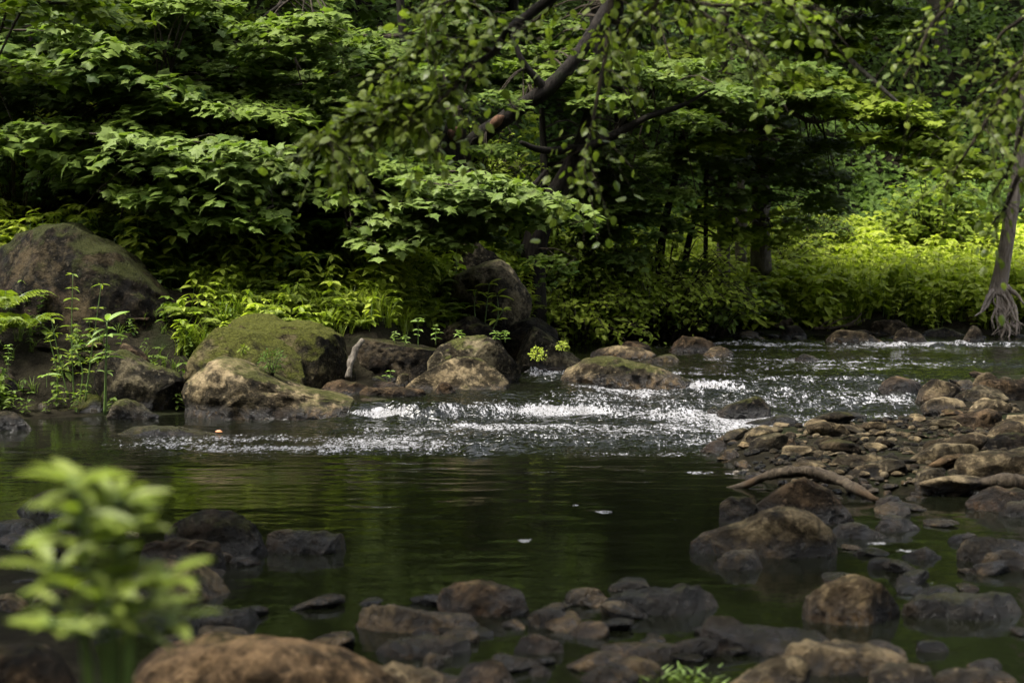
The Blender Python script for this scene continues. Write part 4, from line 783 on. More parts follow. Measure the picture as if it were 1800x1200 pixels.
# ---- right side
G_R = 'trees on the far bank, right'
t = Tree('maple_tree', 'sunlit yellow-green maple spreading in tiers above the bright meadow', 'bark_grey', 'maple', G_R)
t.limb([(1272, None, 17.8), (1272, 330, 17.8), (1276, 200, 17.8), (1270, 80, 17.8), (1290, -200, 17.9), (1300, -900, 18)], [.085, .075, .07, .065, .055, .03])
t.limb([(1274, 60, 17.8), (1330, 120, 17.4), (1355, 165, 17.1), (1405, 205, 16.9), (1440, 215, 16.8), (1480, 203, 16.7)], [.045, .04, .035, .03, .022, .01]); t.limb([(1280, -60, 17.8), (1400, 20, 17.0), (1500, 110, 16.6), (1600, 200, 16.4), (1670, 260, 16.3)], [.05, .04, .03, .02, .008])
t.limb([(1274, 150, 17.8), (1230, 140, 17.0), (1160, 130, 16.4)], [.04, .03, .012]); t.limb([(1280, -100, 17.8), (1420, -40, 17.2), (1560, 20, 17.0)], [.05, .03, .012])
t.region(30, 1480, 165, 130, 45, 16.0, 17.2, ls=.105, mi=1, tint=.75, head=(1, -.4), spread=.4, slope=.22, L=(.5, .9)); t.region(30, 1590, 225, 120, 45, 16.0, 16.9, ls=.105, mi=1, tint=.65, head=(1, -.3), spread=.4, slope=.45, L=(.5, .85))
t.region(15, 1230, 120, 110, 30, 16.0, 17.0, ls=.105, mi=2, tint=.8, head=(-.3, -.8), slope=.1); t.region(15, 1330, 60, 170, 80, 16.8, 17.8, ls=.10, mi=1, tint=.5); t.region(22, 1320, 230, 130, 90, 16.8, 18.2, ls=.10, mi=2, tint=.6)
t.region(10, 1210, 300, 150, 80, 15.9, 16.8, ls=.095, mi=2, tint=.9, L=(.4, .75)); t.region(6, 1110, 400, 130, 50, 15.8, 16.6, ls=.09, mi=2, tint=.5, L=(.35, .6)); t.region(10, 1330, 140, 120, 60, 15.6, 16.4, ls=.095, mi=2, tint=.45); t.region(18, 1450, 300, 60, 60, 17.0, 17.8, ls=.10, tint=.75, L=(.4, .7)); t.region(18, 1500, 40, 120, 50, 16.6, 17.6, ls=.10, tint=.7); t.region(8, 1250, 200, 80, 50, 16.2, 17.0, ls=.10, mi=1, tint=.6)  # brighter leaf colours painted in for the light this shaded hollow lacks
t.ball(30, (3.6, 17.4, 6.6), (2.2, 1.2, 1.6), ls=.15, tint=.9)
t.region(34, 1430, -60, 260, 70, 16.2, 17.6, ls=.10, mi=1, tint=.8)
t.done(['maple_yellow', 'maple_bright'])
t = Tree('tree_snag', 'broken grey snag with an orange torn wound and leafy suckers, behind the far bank shrubs', 'bark_grey', 'maple', G_R)
t.limb([(1338, None, 18.4), (1336, 440, 18.4), (1338, 350, 18.4), (1336, 270, 18.4), (1340, 225, 18.4), (1344, 205, 18.4)], [.15, .135, .125, .12, .11, .05], rough=.3)
t.limb([(1300, None, 18.8), (1305, 380, 18.8), (1300, 290, 18.8)], [.08, .07, .03], rough=.3)
t.tr.tube(curve([at(1340, 305, 18.29), at(1338, 280, 18.27), at(1344, 262, 18.28), at(1348, 240, 18.3)], 8), [.01, .045, .06, .05, .05, .04, .03, .01], 8, 1, .5, .4)
t.extra = ['wound']
t.region(14, 1380, 310, 70, 80, 17.6, 18.2, ls=.09, tint=.75, L=(.35, .6)); t.region(22, 1300, 390, 90, 60, 16.8, 17.6, ls=.085, mi=1, tint=.6, L=(.35, .6)); t.region(8, 1395, 255, 40, 40, 17.6, 18, ls=.09, mi=1, tint=.6, L=(.35, .6))
t.done(['maple_yellow'])
def sapling(label, path, rad, regs, bark='bark_dark', leaf='maple'):
    t = Tree('sapling', label, bark, leaf, 'slender saplings on the far bank', MAPLE_S, 'sapling'); t.limb(path, rad, 20, 7, .08)
    for a in regs: t.region(*a[:-1], **a[-1])
    t.done()
sapling('thin dark leaning sapling right of the second black trunk', [(1158, None, 16.8), (1162, 440, 16.8), (1176, 360, 16.8), (1192, 290, 16.8), (1200, 230, 16.8), (1215, 130, 16.9), (1210, -120, 16.9)], [.055, .05, .045, .04, .035, .03, .02], [(10, 1180, 330, 60, 80, 16.4, 16.9, dict(ls=.075, tint=.5, L=(.3, .5))), (10, 1210, 250, 50, 50, 16.4, 16.9, dict(ls=.08, tint=.6, L=(.3, .5)))])
sapling('very thin dark sapling just left of the grey maple trunk', [(1240, None, 17.4), (1242, 300, 17.4), (1250, 230, 17.4), (1252, 100, 17.4)], [.03, .028, .025, .02], [(8, 1230, 300, 50, 60, 17.1, 17.5, dict(ls=.08, tint=.5, L=(.3, .5)))])
sapling('short dark sapling standing in the shade left of the bright meadow', [(1195, None, 16.9), (1205, 470, 16.9), (1212, 420, 16.9), (1230, 360, 16.9)], [.05, .045, .04, .02], [(5, 1230, 410, 60, 60, 16.5, 16.9, dict(ls=.075, tint=.45, L=(.3, .5)))])
t = Tree('streamside_tree', 'pinkish smooth-barked tree at the right edge with bare roots hanging over the water', 'bark_pink', 'maple', G_R)
P = t.limb([(1752, 520, 17.2), (1758, 490, 17.2), (1767, 440, 17.15), (1776, 380, 17.1), (1790, 300, 17.1), (1800, 200, 17.1), (1815, 0, 17.1), (1830, -600, 17.1), (1820, -1100, 17.3)], [.11, .095, .082, .08, .078, .074, .07, .06, .03], 40, 14, .10)
t.limb([(1800, 120, 17.1), (1850, 40, 17.0), (1900, 0, 16.8)], [.05, .04, .02]); t.limb([(1812, -100, 17.1), (1740, -200, 16.8), (1660, -240, 16.5)], [.05, .04, .02])
t.region(12, 1700, -90, 150, 70, 15.8, 17.4, ls=.10, tint=.8); t.ball(50, (8.2, 17, 6.5), (2.4, 2.4, 2.2), ls=.15, tint=.8)
rt = t.done(); g = Geo()
RQ = [[(1752, 500), (1756, 535), (1752, 565), (1760, 592)], [(1760, 505), (1770, 530), (1772, 560), (1768, 594)], [(1764, 505), (1782, 535), (1788, 560), (1786, 590)], [(1757, 515), (1752, 540), (1744, 560), (1748, 578)],
          [(1762, 510), (1776, 540), (1784, 560), (1800, 572)], [(1766, 520), (1766, 560), (1775, 580), (1772, 596)], [(1755, 520), (1760, 552), (1766, 575), (1758, 596)], [(1770, 505), (1788, 518), (1800, 535)], [(1748, 510), (1736, 522), (1728, 540), (1722, 552)],
          [(1747, 515), (1736, 535), (1725, 548), (1712, 556)], [(1768, 530), (1778, 565), (1792, 588)], [(1762, 530), (1756, 560), (1764, 590)]]
RQ += [[(1752 + rg.uniform(-6, 14), 505), (1758 + rg.uniform(-14, 26), 535), (1760 + rg.uniform(-18, 30), 562), (1762 + rg.uniform(-20, 36), rg.uniform(575, 598))] for _ in range(22)]
for qi, q in enumerate(RQ):
    dd = 17.2 - rg.uniform(.05, .45); g.tube(curve([at(x, y, 17.15 + (dd - 17.15) * i / 3) for i, (x, y) in enumerate(q)], 14), np.linspace(.035, .008, 14) * (rg.uniform(.7, 1.1) if qi < 12 else rg.uniform(.25, .5)), 6, 0, .5, .35, qi)
o = g.build('roots', [M['bark_pink']], rt, True); o.location = -Vector(rt.location)

# ---- trees of the hillside behind
def back_tree(px, d, h, label, leaf='deep', n=75, w=2.6, ls=.17, bark='bark_dark', lean=0., r=.14, low=.25, tint=.4):
    x = (px - CX) / F * d; z0 = gz(x, d) - .2; t = Tree('hillside_tree', label, bark, leaf, 'trees of the hillside behind', MAPLE_S)
    P = curve([(x, d, z0), (x + lean * .4, d, z0 + h * .35), (x + lean, d + .2, z0 + h)], 14); t.tr.tube(P, np.linspace(r, r * .3, 14), 9, 0, .5, .1); t.limbs.append(P)
    for k in range(6):
        b = P[4 + k]; v = nrm(np.array([rg.normal(), rg.normal(), .5])); Q = curve([b, b + v * w * .4, b + v * w * .8 + [0, 0, -.1]], 8); t.tr.tube(Q, np.linspace(r * .35, .01, 8), 6); t.limbs.append(Q)
    t.ball(n, (x + lean * .6, d, z0 + h * (low + .5 * (1 - low))), (w, w, h * .5 * (1 - low)), (.9, 1.5), ls, tint); t.done()
back_tree(-60, 19, 9, 'dark hillside tree filling the top left corner behind the far left maple'); back_tree(330, 20, 10, 'dark hillside tree behind the wide maple of the left bank', n=90); back_tree(640, 19, 9, 'dark hillside tree behind the slim maple, in the upper left of centre', n=90)
back_tree(900, 22, 7.5, 'dark hillside tree behind the two black oak trunks', n=90); back_tree(1090, 26, 7, 'hillside tree behind the saplings, just right of centre', 'maple', tint=.2, n=60); back_tree(1430, 29, 8, 'shaded hillside tree behind the yellow-green maple', n=60, low=.4)
back_tree(1660, 31, 11, 'leaning brown trunk in the black gap at the upper right', n=45, bark='bark_grey', lean=-1.2, low=.55, r=.2); back_tree(1880, 28, 10, 'dark hillside tree beyond the right edge tree', n=70, low=.4)
back_tree(-300, 15, 9, 'dark tree just outside the left edge behind the fern rocks', n=50)

# ---- near trees whose boughs hang into the picture
def hang(g, path, leafn, ls, tpl=ROUND, spread=.10, r=.012, tint=.5, seed=0, lm=0):
    P = curve([at(*p) for p in path], 24); g.tube(P, np.linspace(r, r * .25, 24), 7, 1, .5, .1)
    k = rg.integers(2, 24, int(leafn * 1.25) // 5); allp, alld = [], []
    for i in k:
        d = nrm(rnd(1)[0] * [1, .8, .55] + [0, 0, -.25] + nrm(P[min(i + 1, 23)] - P[i - 1]) * .7); l = rg.uniform(.5, 1.3) * spread * 2
        Q = P[i] + d * np.linspace(0, l, 5)[:, None] + np.array([0, 0, -1.]) * (np.linspace(0, 1, 5) ** 2 * l * .35)[:, None]; g.tube(Q, [.002, .0018, .0015, .0012, .001], 3, 1)
        allp.append(Q); alld.append(np.tile(d, (5, 1)))
    A = np.vstack(allp); D = np.vstack(alld); n = len(A)
    g.leaves(tpl, A + rnd(n, .008), D * .7 + rnd(n, .5) + [0, 0, -.2], np.array([0, -.3, 1.0]) + rnd(n, .42), ls * .88 * rg.uniform(.5, 1.1, n), lm, np.clip(tint + rg.normal(size=n) * .2, 0, 1))
t = Tree('alder_tree', 'round-leaved alder whose blurred glossy boughs hang across the top of the photo from the right', 'bark_dark', 'alder', None, ROUND)
t.limbs.append(curve([(4.3, 4.6, gz(4.3, 4.6) - .2), (4.2, 4.8, 1.6), (4.3, 5.0, 3.2), (3.9, 5.4, 5.4), (4.1, 5.6, 7.5)], 20)); t.tr.tube(t.limbs[0], np.linspace(.13, .05, 20), 12, 0, .5, .1)
B1 = curve([(4.25, 4.9, 2.6), (2.6, 5.0, 3.1), (1.2, 5.1, 2.75), tuple(at(985, -15, 5.2))], 16); t.tr.tube(B1, np.linspace(.05, .021, 16), 9, 0, .5, .1); t.limbs.append(B1)
B2 = curve([(4.25, 4.9, 2.2), (3.2, 5.0, 2.6), (2.4, 5.1, 2.6), (1.7, 5.2, 2.35)], 14); t.tr.tube(B2, np.linspace(.04, .012, 14), 8, 0, .5, .1); t.limbs.append(B2)
t.tr.tube(curve([at(985, -15, 5.2), at(935, 22, 5.2), at(893, 55, 5.15), at(868, 92, 5.15), at(830, 118, 5.1), at(795, 150, 5.1)], 18), np.linspace(.022, .010, 18), 9, 0, .5, .12)
c = t.cr
for a in [([(795, 150, 5.1), (740, 168, 5.05), (680, 185, 5.0), (600, 215, 4.95), (572, 250, 4.9)], 330, .05), ([(868, 92, 5.15), (800, 70, 5.1), (740, 90, 5.0), (690, 140, 5.0)], 230, .05), ([(830, 118, 5.1), (770, 180, 5.0), (700, 210, 5.0), (640, 225, 5.0)], 260, .048),
          ([(893, 55, 5.15), (850, 20, 5.1), (800, 0, 5.1), (745, 25, 5.0)], 150, .05), ([(795, 150, 5.1), (760, 190, 5.1), (720, 200, 5.1)], 110, .045), ([(640, 225, 5.0), (600, 270, 4.95), (590, 300, 4.9)], 45, .045),
          ([(985, -15, 5.2), (950, 30, 5.3), (900, 60, 5.3)], 60, .045),
          ([(1100, -60, 5.1), (1075, 0, 5.1), (1065, 90, 5.05), (1050, 170, 5.0), (1035, 250, 5.0), (1022, 295, 5.0)], 150, .045), ([(1180, -60, 5.1), (1160, 0, 5.1), (1110, 50, 5.1), (1065, 120, 5.1)], 120, .045),
          ([(1000, -40, 5.1), (1150, -10, 5.1), (1260, 10, 5.1), (1370, 5, 5.1), (1440, 20, 5.1)], 190, .045), ([(1200, -40, 5.0), (1230, 20, 5.0), (1290, 55, 5.0), (1330, 90, 5.0)], 130, .045), ([(1300, -60, 5.1), (1380, 0, 5.1), (1420, 60, 5.1)], 70, .045),
          ([(1720, -60, 5.0), (1680, 0, 5.0), (1640, 40, 4.95), (1615, 90, 4.9), (1588, 138, 4.9)], 95, .04), ([(1860, -40, 5.0), (1800, 30, 5.0), (1760, 60, 5.0), (1745, 100, 5.0)], 50, .04),
          ([(1900, 60, 5.0), (1800, 120, 5.0), (1750, 190, 4.95), (1710, 250, 4.9), (1660, 330, 4.9)], 170, .045), ([(1880, 150, 5.0), (1810, 200, 5.0), (1780, 280, 5.0), (1740, 350, 5.0)], 120, .042), ([(1900, 60, 5.0), (1830, 80, 5.0), (1780, 120, 5.0), (1720, 170, 5.0)], 110, .042),
          ([(1880, 280, 5.0), (1800, 300, 5.0), (1770, 360, 5.0), (1742, 395, 5.0)], 45, .04)]:
    hang(c, a[0], a[1], a[2], tint=.4)
for i in range(60):                                  # the rest of the crown overhead
    E = np.array([rg.uniform(.2, 5.2), rg.uniform(3.6, 7.2), rg.uniform(3.3, 7.2)]); j = np.argmin(((np.vstack(t.limbs) - E) ** 2).sum(1)); Q = np.vstack(t.limbs)[j]
    c.tube(curve([Q, (Q + E) / 2 + [0, 0, .15], E], 5), np.linspace(.014, .005, 5), 4, 1); spray(c, E, rnd(1)[0] * [1, 1, .2], .8, .07, ROUND, 0, .2, 1, .4)
t.done()
t = Tree('near_maple', 'blurred maple bough in the top left corner, nearer than the other leaves', 'bark_dark', 'maple_yellow', None, MAPLE_S)
t.limbs.append(curve([(-4.6, 7.4, gz(-4.6, 7.4) - .2), (-4.6, 7.4, 1.8), (-4.4, 7.5, 4.0), (-4.5, 7.6, 6.5)], 14)); t.tr.tube(t.limbs[0], np.linspace(.11, .04, 14), 10)
Q = curve([(-4.4, 7.5, 3.6), (-3.4, 7.5, 3.3), (-2.7, 7.4, 2.9), (-2.2, 7.3, 2.6)], 12); t.tr.tube(Q, np.linspace(.035, .008, 12), 7); t.limbs.append(Q)
t.region(9, 90, 5, 130, 25, 7.1, 7.8, L=(.3, .5), ls=.075, tint=.35, head=(1, -.2), spread=.4); t.region(3, 20, 120, 40, 15, 7.2, 7.6, L=(.25, .4), ls=.075, tint=.3, head=(1, -.2), spread=.4); t.ball(14, (-3.6, 7.6, 4.2), (1.3, .8, .7), (.5, .8), .09, .5)
t.ball(45, (-3.4, 4.6, 5.4), (2.8, 2.3, .9), (.8, 1.3), .14, .5)  # unseen extra foliage overhead, added to shade the near rocks
t.done()

# ---------------------------------------------------------------- shrubs
def shrub(label, px, d, w, h, n, ls, leaf, tpl=OVAL, tint=.5, group='bushes along the far bank', lean=-.3, dp=.7):
    x = (px - CX) / F * d; z = gz(x, d); g = Geo(); r = empty('bush', (x, d, z)); tag(r, label, 'bush', group); st = Geo()
    for i in range(n):
        a = rg.uniform(0, 2 * np.pi); q = rg.uniform(.1, 1) ** .6; e = np.array([np.cos(a) * q * w, np.sin(a) * q * w * dp + lean * q, h * rg.uniform(.45, 1) * (1.05 - .5 * q * q)])
        b = e * [.25, .25, 0]; b[2] = -.1
        C = curve([b, b * .5 + e * .5 + [0, 0, h * .18], e, e + [e[0] * .25, e[1] * .25 - .1, -.10 * h]], 9); st.tube(C, np.linspace(.009, .003, 9), 4)
        m = 22; u = rg.uniform(.15, 1, m) * 8; i0 = u.astype(int).clip(0, 7); P = C[i0] + (C[i0 + 1] - C[i0]) * (u - i0)[:, None] + rnd(m, ls * .5)
        tp = nrm(e) * .3 + rnd(m, .6) * [1, 1, .4] + [0, -.35, -.3]; g.leaves(tpl, P, tp, np.array([0, -.45, 1]) + rnd(m, .3), ls * rg.uniform(.6, 1.15, m), 0, np.clip(tint + rg.normal(size=m) * .18, 0, 1))
    st.build('stems', [M['twig']], r); g.build('foliage', [M[leaf]], r)
shrub('low dark-leaved bush right of the big smooth dark boulder', 985, 16.6, .6, .95, 90, .09, 'herb', tint=.1); shrub('leafy bush in the shade under the crooked branch', 1075, 17.0, .9, 1.25, 120, .095, 'herb', tint=.15)  # bright meadow leaf colour makes up for the shade on these bushes
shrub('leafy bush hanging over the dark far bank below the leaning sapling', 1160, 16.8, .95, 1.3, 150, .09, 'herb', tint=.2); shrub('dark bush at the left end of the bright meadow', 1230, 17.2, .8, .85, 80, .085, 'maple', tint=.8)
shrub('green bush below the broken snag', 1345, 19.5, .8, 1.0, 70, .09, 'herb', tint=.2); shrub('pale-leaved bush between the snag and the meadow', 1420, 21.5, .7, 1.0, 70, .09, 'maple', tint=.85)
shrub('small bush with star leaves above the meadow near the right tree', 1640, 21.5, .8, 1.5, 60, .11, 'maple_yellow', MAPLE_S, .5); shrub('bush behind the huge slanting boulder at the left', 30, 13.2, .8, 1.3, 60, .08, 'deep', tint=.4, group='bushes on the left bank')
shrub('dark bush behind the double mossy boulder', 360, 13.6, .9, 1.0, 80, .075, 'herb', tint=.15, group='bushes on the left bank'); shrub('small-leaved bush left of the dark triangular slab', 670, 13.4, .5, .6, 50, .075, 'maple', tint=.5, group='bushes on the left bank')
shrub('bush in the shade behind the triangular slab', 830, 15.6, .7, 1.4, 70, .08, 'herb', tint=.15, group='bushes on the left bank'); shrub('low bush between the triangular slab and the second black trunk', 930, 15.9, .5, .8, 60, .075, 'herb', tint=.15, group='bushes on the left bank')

# ---------------------------------------------------------------- ground plants as stuff
def plant_geo(h, whorls, leaf, k=2, tpl=OVAL, top=4):
    g = Geo(); P = curve([(0, 0, -.05), (rg.normal() * .03, rg.normal() * .03, h * .5), (rg.normal() * .07 * h * 2, rg.normal() * .07, h)], 6); g.tube(P, np.linspace(.006, .002, 6) * (h / .4), 3, 1)
    for i, u in enumerate(np.linspace(.35, 1, whorls)):
        c = P[0] + (P[-1] - P[0]) * u; kk = top if i == whorls - 1 else k; a0 = rg.uniform(0, 6.3)
        a = a0 + np.arange(kk) * 2 * np.pi / kk; tp = np.stack([np.cos(a), np.sin(a), np.full(kk, -.22)], -1) + rnd(kk, .25)
        g.leaves(tpl, np.tile(c, (kk, 1)), tp, np.array([0, 0, 1]) + tp * .5 + rnd(kk, .2), leaf * (1.15 - .5 * u) * rg.uniform(.8, 1.15, kk), 0, rg.uniform(.2, .9))
    return np.vstack(g.V), np.vstack(g.T), np.concatenate(g.M), np.concatenate(g.C)
def fern_geo(nf=7, L=.55):
    g = Geo()
    for f in range(nf):
        a = f * 2 * np.pi / nf + rg.normal() * .3; h = np.array([np.cos(a), np.sin(a), 0]); l = L * rg.uniform(.7, 1.1); t = np.linspace(0, 1, 20)
        C = h * (t * l * .85)[:, None] + np.array([0, 0, 1]) * (l * (.95 * t - .75 * t ** 2.2))[:, None]; g.tube(C, np.linspace(.003, .001, 20), 3, 1)
        sd = np.cross(h, [0, 0, 1]); P = np.repeat(C[2:], 2, 0); s = np.tile([1, -1], 18); ln = np.repeat(l * .26 * np.sin(np.pi * (.12 + .86 * t[2:]) ** .8).clip(.05, 1), 2)
        tp = sd[None] * s[:, None] + h * .45 + rnd(36, .07) + [0, 0, -.12]; g.leaves((DIAM[0] * [.62, 1, 1], DIAM[1]), P, tp, np.array([0, 0, 1.0]) + h * .3 + rnd(36, .08), ln, 0, rg.uniform(.3, .8))
    return np.vstack(g.V), np.vstack(g.T), np.concatenate(g.M), np.concatenate(g.C)
def grass_geo(n=16, h=.38):
    g = Geo()
    for i in range(n):
        a = rg.uniform(0, 6.3); v = np.array([np.cos(a), np.sin(a), 0]); sd = np.cross(v, [0, 0, 1]); hh = h * rg.uniform(.6, 1.15); b = rnd(1, .03)[0] * [1, 1, 0]; t = np.linspace(0, 1, 5)
        C = b + v * (hh * .55 * t ** 2)[:, None] + np.array([0, 0, 1]) * (hh * (t - .3 * t ** 2.5))[:, None]; w = (.0045 * (1 - t) ** .6 + .0004)[:, None] * sd
        V = np.vstack([C - w, C + w]); T = []
        for j in range(4): T += [(j, j + 1, j + 6), (j, j + 6, j + 5)]
        g.add(V, T, 0, rg.uniform(.1, 1))
    return np.vstack(g.V), np.vstack(g.T), np.concatenate(g.M), np.concatenate(g.C)
def scatter(name, label, cat, variants, P, sc_, mats, lean=.12, tint=0.):
    g = Geo()
    for i in range(len(P)):
        V, T, Mi, C = variants[int(rg.integers(len(variants)))]; a = rg.uniform(0, 6.3); c, s = np.cos(a), np.sin(a); lx, ly = rg.normal(size=2) * lean; s0 = sc_ * rg.uniform(.6, 1.25)
        W = np.stack([V[:, 0] * c - V[:, 1] * s + lx * V[:, 2], V[:, 0] * s + V[:, 1] * c + (ly - lean * .5) * V[:, 2], V[:, 2]], -1) * s0 + P[i]
        g.V.append(W); g.T.append(T + g.n); g.M.append(Mi); g.n += len(W); g.C.append(np.clip(C + tint + rg.normal() * .12, 0, 1))
    o = g.build(name, [M[m] for m in mats]); return tag(o, label, cat, kind='stuff')
def on_ground(n, x0, x1, y0, y1, keep, dz=0.):
    X = rg.uniform(x0, x1, n); Y = rg.uniform(y0, y1, n); k = keep(X, Y); X, Y = X[k], Y[k]
    return np.stack([X, Y, terrain_h(X, Y) + dz], -1)
herbs = [plant_geo(rg.uniform(.26, .5), int(rg.integers(3, 6)), rg.uniform(.13, .21), 3, top=5) for i in range(12)]
ferns = [fern_geo(int(rg.integers(6, 9))) for i in range(5)]; grasses = [grass_geo() for i in range(6)]
vis = lambda X, Y, m=1.08: np.abs(X) < Y * .36 * m + .6
P = on_ground(6000, 1.7, 13, 17.3, 23.2, lambda X, Y: (bank_s(X, Y) > .05) & vis(X, Y, 1.4) & (X > 1.9 + .3 * np.sin(Y) + .08 * (Y - 17)))
scatter('meadow_herbs', 'bright yellow-green meadow of leafy herbs on the sunny far bank at the right', 'herbs', herbs, P, 1.0, ['herb', 'stem'], tint=.35)
P = on_ground(2600, .2, 4.2, 16.6, 22, lambda X, Y: (bank_s(X, Y) > .0)); scatter('bank_herbs', 'green leafy herbs on the shaded middle of the far bank', 'herbs', herbs, P, .9, ['herb', 'stem'], tint=.2)  # tint lifted to brighten herbs lying in shade
P = on_ground(850, -4.4, .2, 11.0, 15.5, lambda X, Y: (bank_s(X, Y) > .45) & ~((X < -2.6) & (Y < 12))); scatter('bank_ferns', 'ferns covering the left bank behind the boulders', 'ferns', ferns, P, .55, ['fern', 'stem'])
P = on_ground(150, .2, 4.0, 17, 20.5, lambda X, Y: (bank_s(X, Y) > .1)); scatter('far_ferns', 'ferns on the shaded part of the far bank', 'ferns', ferns, P, .9, ['fern', 'stem'])
P = on_ground(800, -4.2, .0, 10.9, 14, lambda X, Y: (bank_s(X, Y) > .3) & ~((X < -2.6) & (Y < 11.9))); scatter('bank_grass', 'long fine grass between the ferns of the left bank', 'grass', grasses, P, .8, ['grass'])
P = on_ground(900, 1.6, 8.5, 17.3, 19.5, lambda X, Y: (bank_s(X, Y) > .02) & vis(X, Y)); scatter('far_grass', 'grass hanging over the edge of the far bank', 'grass', grasses, P, 1.0, ['grass'])
P = on_ground(1500, -4.2, .4, 11.0, 15.5, lambda X, Y: (bank_s(X, Y) > .35) & ~((X < -2.6) & (Y < 12))); scatter('left_herbs', 'leafy herbs mixed in the ferns of the left bank', 'herbs', herbs, P, .62, ['herb', 'stem'], tint=-.3)
# dark leafy cover of the hillside
g = Geo(); P = on_ground(150000, -15, 18, 14.5, 42, lambda X, Y: vis(X, Y, 1.15) & (bank_s(X, Y) > 2.2) & ~((X > 2.2) & (Y < 22.6)))
cl = 1 + .9 * vnoise(P * [.9, .9, 0], 4) + .5 * vnoise(P * [2.5, 2.5, 0], 6); P[:, 2] += rg.uniform(0, 1, len(P)) ** 1.0 * np.clip(cl, .15, 2) * .75; k = len(P)
g.leaves(DIAM, P, rnd(k, .7) * [1, 1, .5] + [0, -.6, -.25], np.array([0, -.6, 1]) + rnd(k, .35), (.10 + .004 * P[:, 1].clip(15, 40)) * rg.uniform(.6, 1.2, k), 0, np.clip(.35 + rg.normal(size=k) * .2 + .25 * (P[:, 0] > 2), 0, 1))
tag(g.build('undergrowth', [M['deep']]), 'dark leafy undergrowth covering the shaded hillside', 'undergrowth', kind='stuff')

# ---------------------------------------------------------------- single plants
def plant(label, stems, leaf, mat='nettle', tpl=BLADE, name='leafy_plant', group=None, r=.004, pit=.15, cat='plant'):
    """stems: list of (path points in metres, [(fraction, leaves, size factor, pitch)])"""
    base = np.array(stems[0][0][0]); root = empty(name, tuple(base)); tag(root, label, cat, group); sg, lg = Geo(), Geo()
    for path, wh in stems:
        C = curve(np.array(path) - base, 22); sg.tube(C, np.linspace(r, r * .45, 22), 7, 0, .5, .05)
        for w in wh:
            u, k, s = w[:3]; u = min(1, u + rg.normal() * .025) if u < 1 else 1; s = s * rg.uniform(.75, 1.2); pitch = w[3] if len(w) > 3 else pit; i = u * 21; i0 = min(int(i), 20); c = C[i0] + (C[i0 + 1] - C[i0]) * (i - i0); a0 = rg.uniform(0, 6.3)
            a = a0 + np.arange(k) * 2 * np.pi / k + rg.normal(size=k) * .12; tp = np.stack([np.cos(a), np.sin(a), np.full(k, pitch)], -1) + rnd(k, .2)
            lg.leaves(tpl, np.tile(c, (k, 1)) + nrm(tp) * leaf * s * .12, tp, np.array([0, -.12, 1]) + rnd(k, .12), leaf * s * rg.uniform(.8, 1.12, k), 0, np.clip(.55 + rg.normal(size=k) * .2, 0, 1))
            for q in tp: sg.tube(np.array([c, c + nrm(q) * leaf * s * .16]), [.0018 * leaf / .06, .001], 4)
    sg.build('stem', [M['stem']], root, True); lg.build('leaves', [M[mat]], root, True)
    return root
def st(px, d, y0, y1, wh, dx=0, dx2=None):
    return ([at(px, y0, d), at(px + dx, (y0 + y1) / 2, d), at(px + (dx * .5 if dx2 is None else dx2), y1, d)], wh)
plant('tall single-stemmed green plant with broad top leaves standing in front of the left bank boulders', [st(184, 9.75, 728, 566, [(.42, 3, .5), (.62, 4, .75), (.70, 3, .5), (.84, 4, .8), (.93, 3, .8), (1, 4, 1.3, .55)], 2, 4)], .135, r=.011)
plant('clump of dark leafy stems growing before the huge slanting boulder', [st(130, 10.2, 705, 482, [(x, 4, .8) for x in (.3, .4, .5, .6, .7, .8, .92, 1)], -4), st(120, 10.3, 700, 560, [(x, 4, .8) for x in (.4, .6, .8, 1)], -16, -30),
      st(150, 10.3, 700, 500, [(x, 4, .7) for x in (.35, .5, .65, .8, 1)], 14, 28), st(140, 10.1, 705, 590, [(x, 4, .6) for x in (.4, .6, .8, 1)], 4, -20), st(150, 10.2, 705, 580, [(x, 4, .6) for x in (.4, .6, .8, 1)], 8, 16), st(100, 10.3, 705, 600, [(x, 4, .6) for x in (.4, .7, 1)], 0, -12)], .085, 'fern', r=.006)
plant('bright broad-leaved plant peeping over the slope of the huge slanting boulder', [st(282, 11.9, 560, 492, [(.5, 4, .9), (.8, 5, 1.1), (1, 5, 1.2)], 0), st(300, 11.9, 560, 510, [(.6, 4, .8), (1, 5, 1)], 4), st(266, 11.9, 560, 498, [(.7, 4, .8), (1, 4, .8)], -4)], .14, r=.008)
plant('leafy plant growing in front of the big smooth dark boulder', [st(852, 12.3, 572, 500, [(.5, 3, .8), (.75, 4, .9), (1, 4, 1)], 4, 8), st(872, 12.3, 572, 520, [(.5, 3, .8), (1, 4, 1)], 4), st(838, 12.3, 572, 512, [(.6, 3, .8), (1, 4, .9)], -4), st(866, 12.2, 580, 545, [(.6, 4, .8), (1, 4, .9)], 8, 18)], .11, 'herb', r=.006)
for i, (px, y0, y1, lb) in enumerate([(735, 604, 560, 'tallest pale sprig on the blocky black boulder'), (766, 602, 572, 'second tallest pale sprig on the blocky black boulder, right of the tallest'), (807, 600, 582, 'pale sprig at the right end of the blocky black boulder top'),
                                      (694, 600, 583, 'small pale sprig at the left shoulder of the blocky black boulder'), (712, 603, 590, 'tiny pale sprig between the left shoulder and the tallest sprig'), (888, 598, 582, 'pale sprig on top of the mossy dome'), (871, 596, 583, 'tiny sprig left of the one on the mossy dome')]):
    plant(lb, [st(px, 11.25, y0 + 4, y1, [(x, 4, .9 if x < 1 else .6) for x in (.35, .6, .82, 1)], 0)], .062 * (.6 + .4 * (y0 - y1) / 44), 'nettle', group='sprigs growing on the cascade boulders', name='sprig', cat='sprig', r=.003)
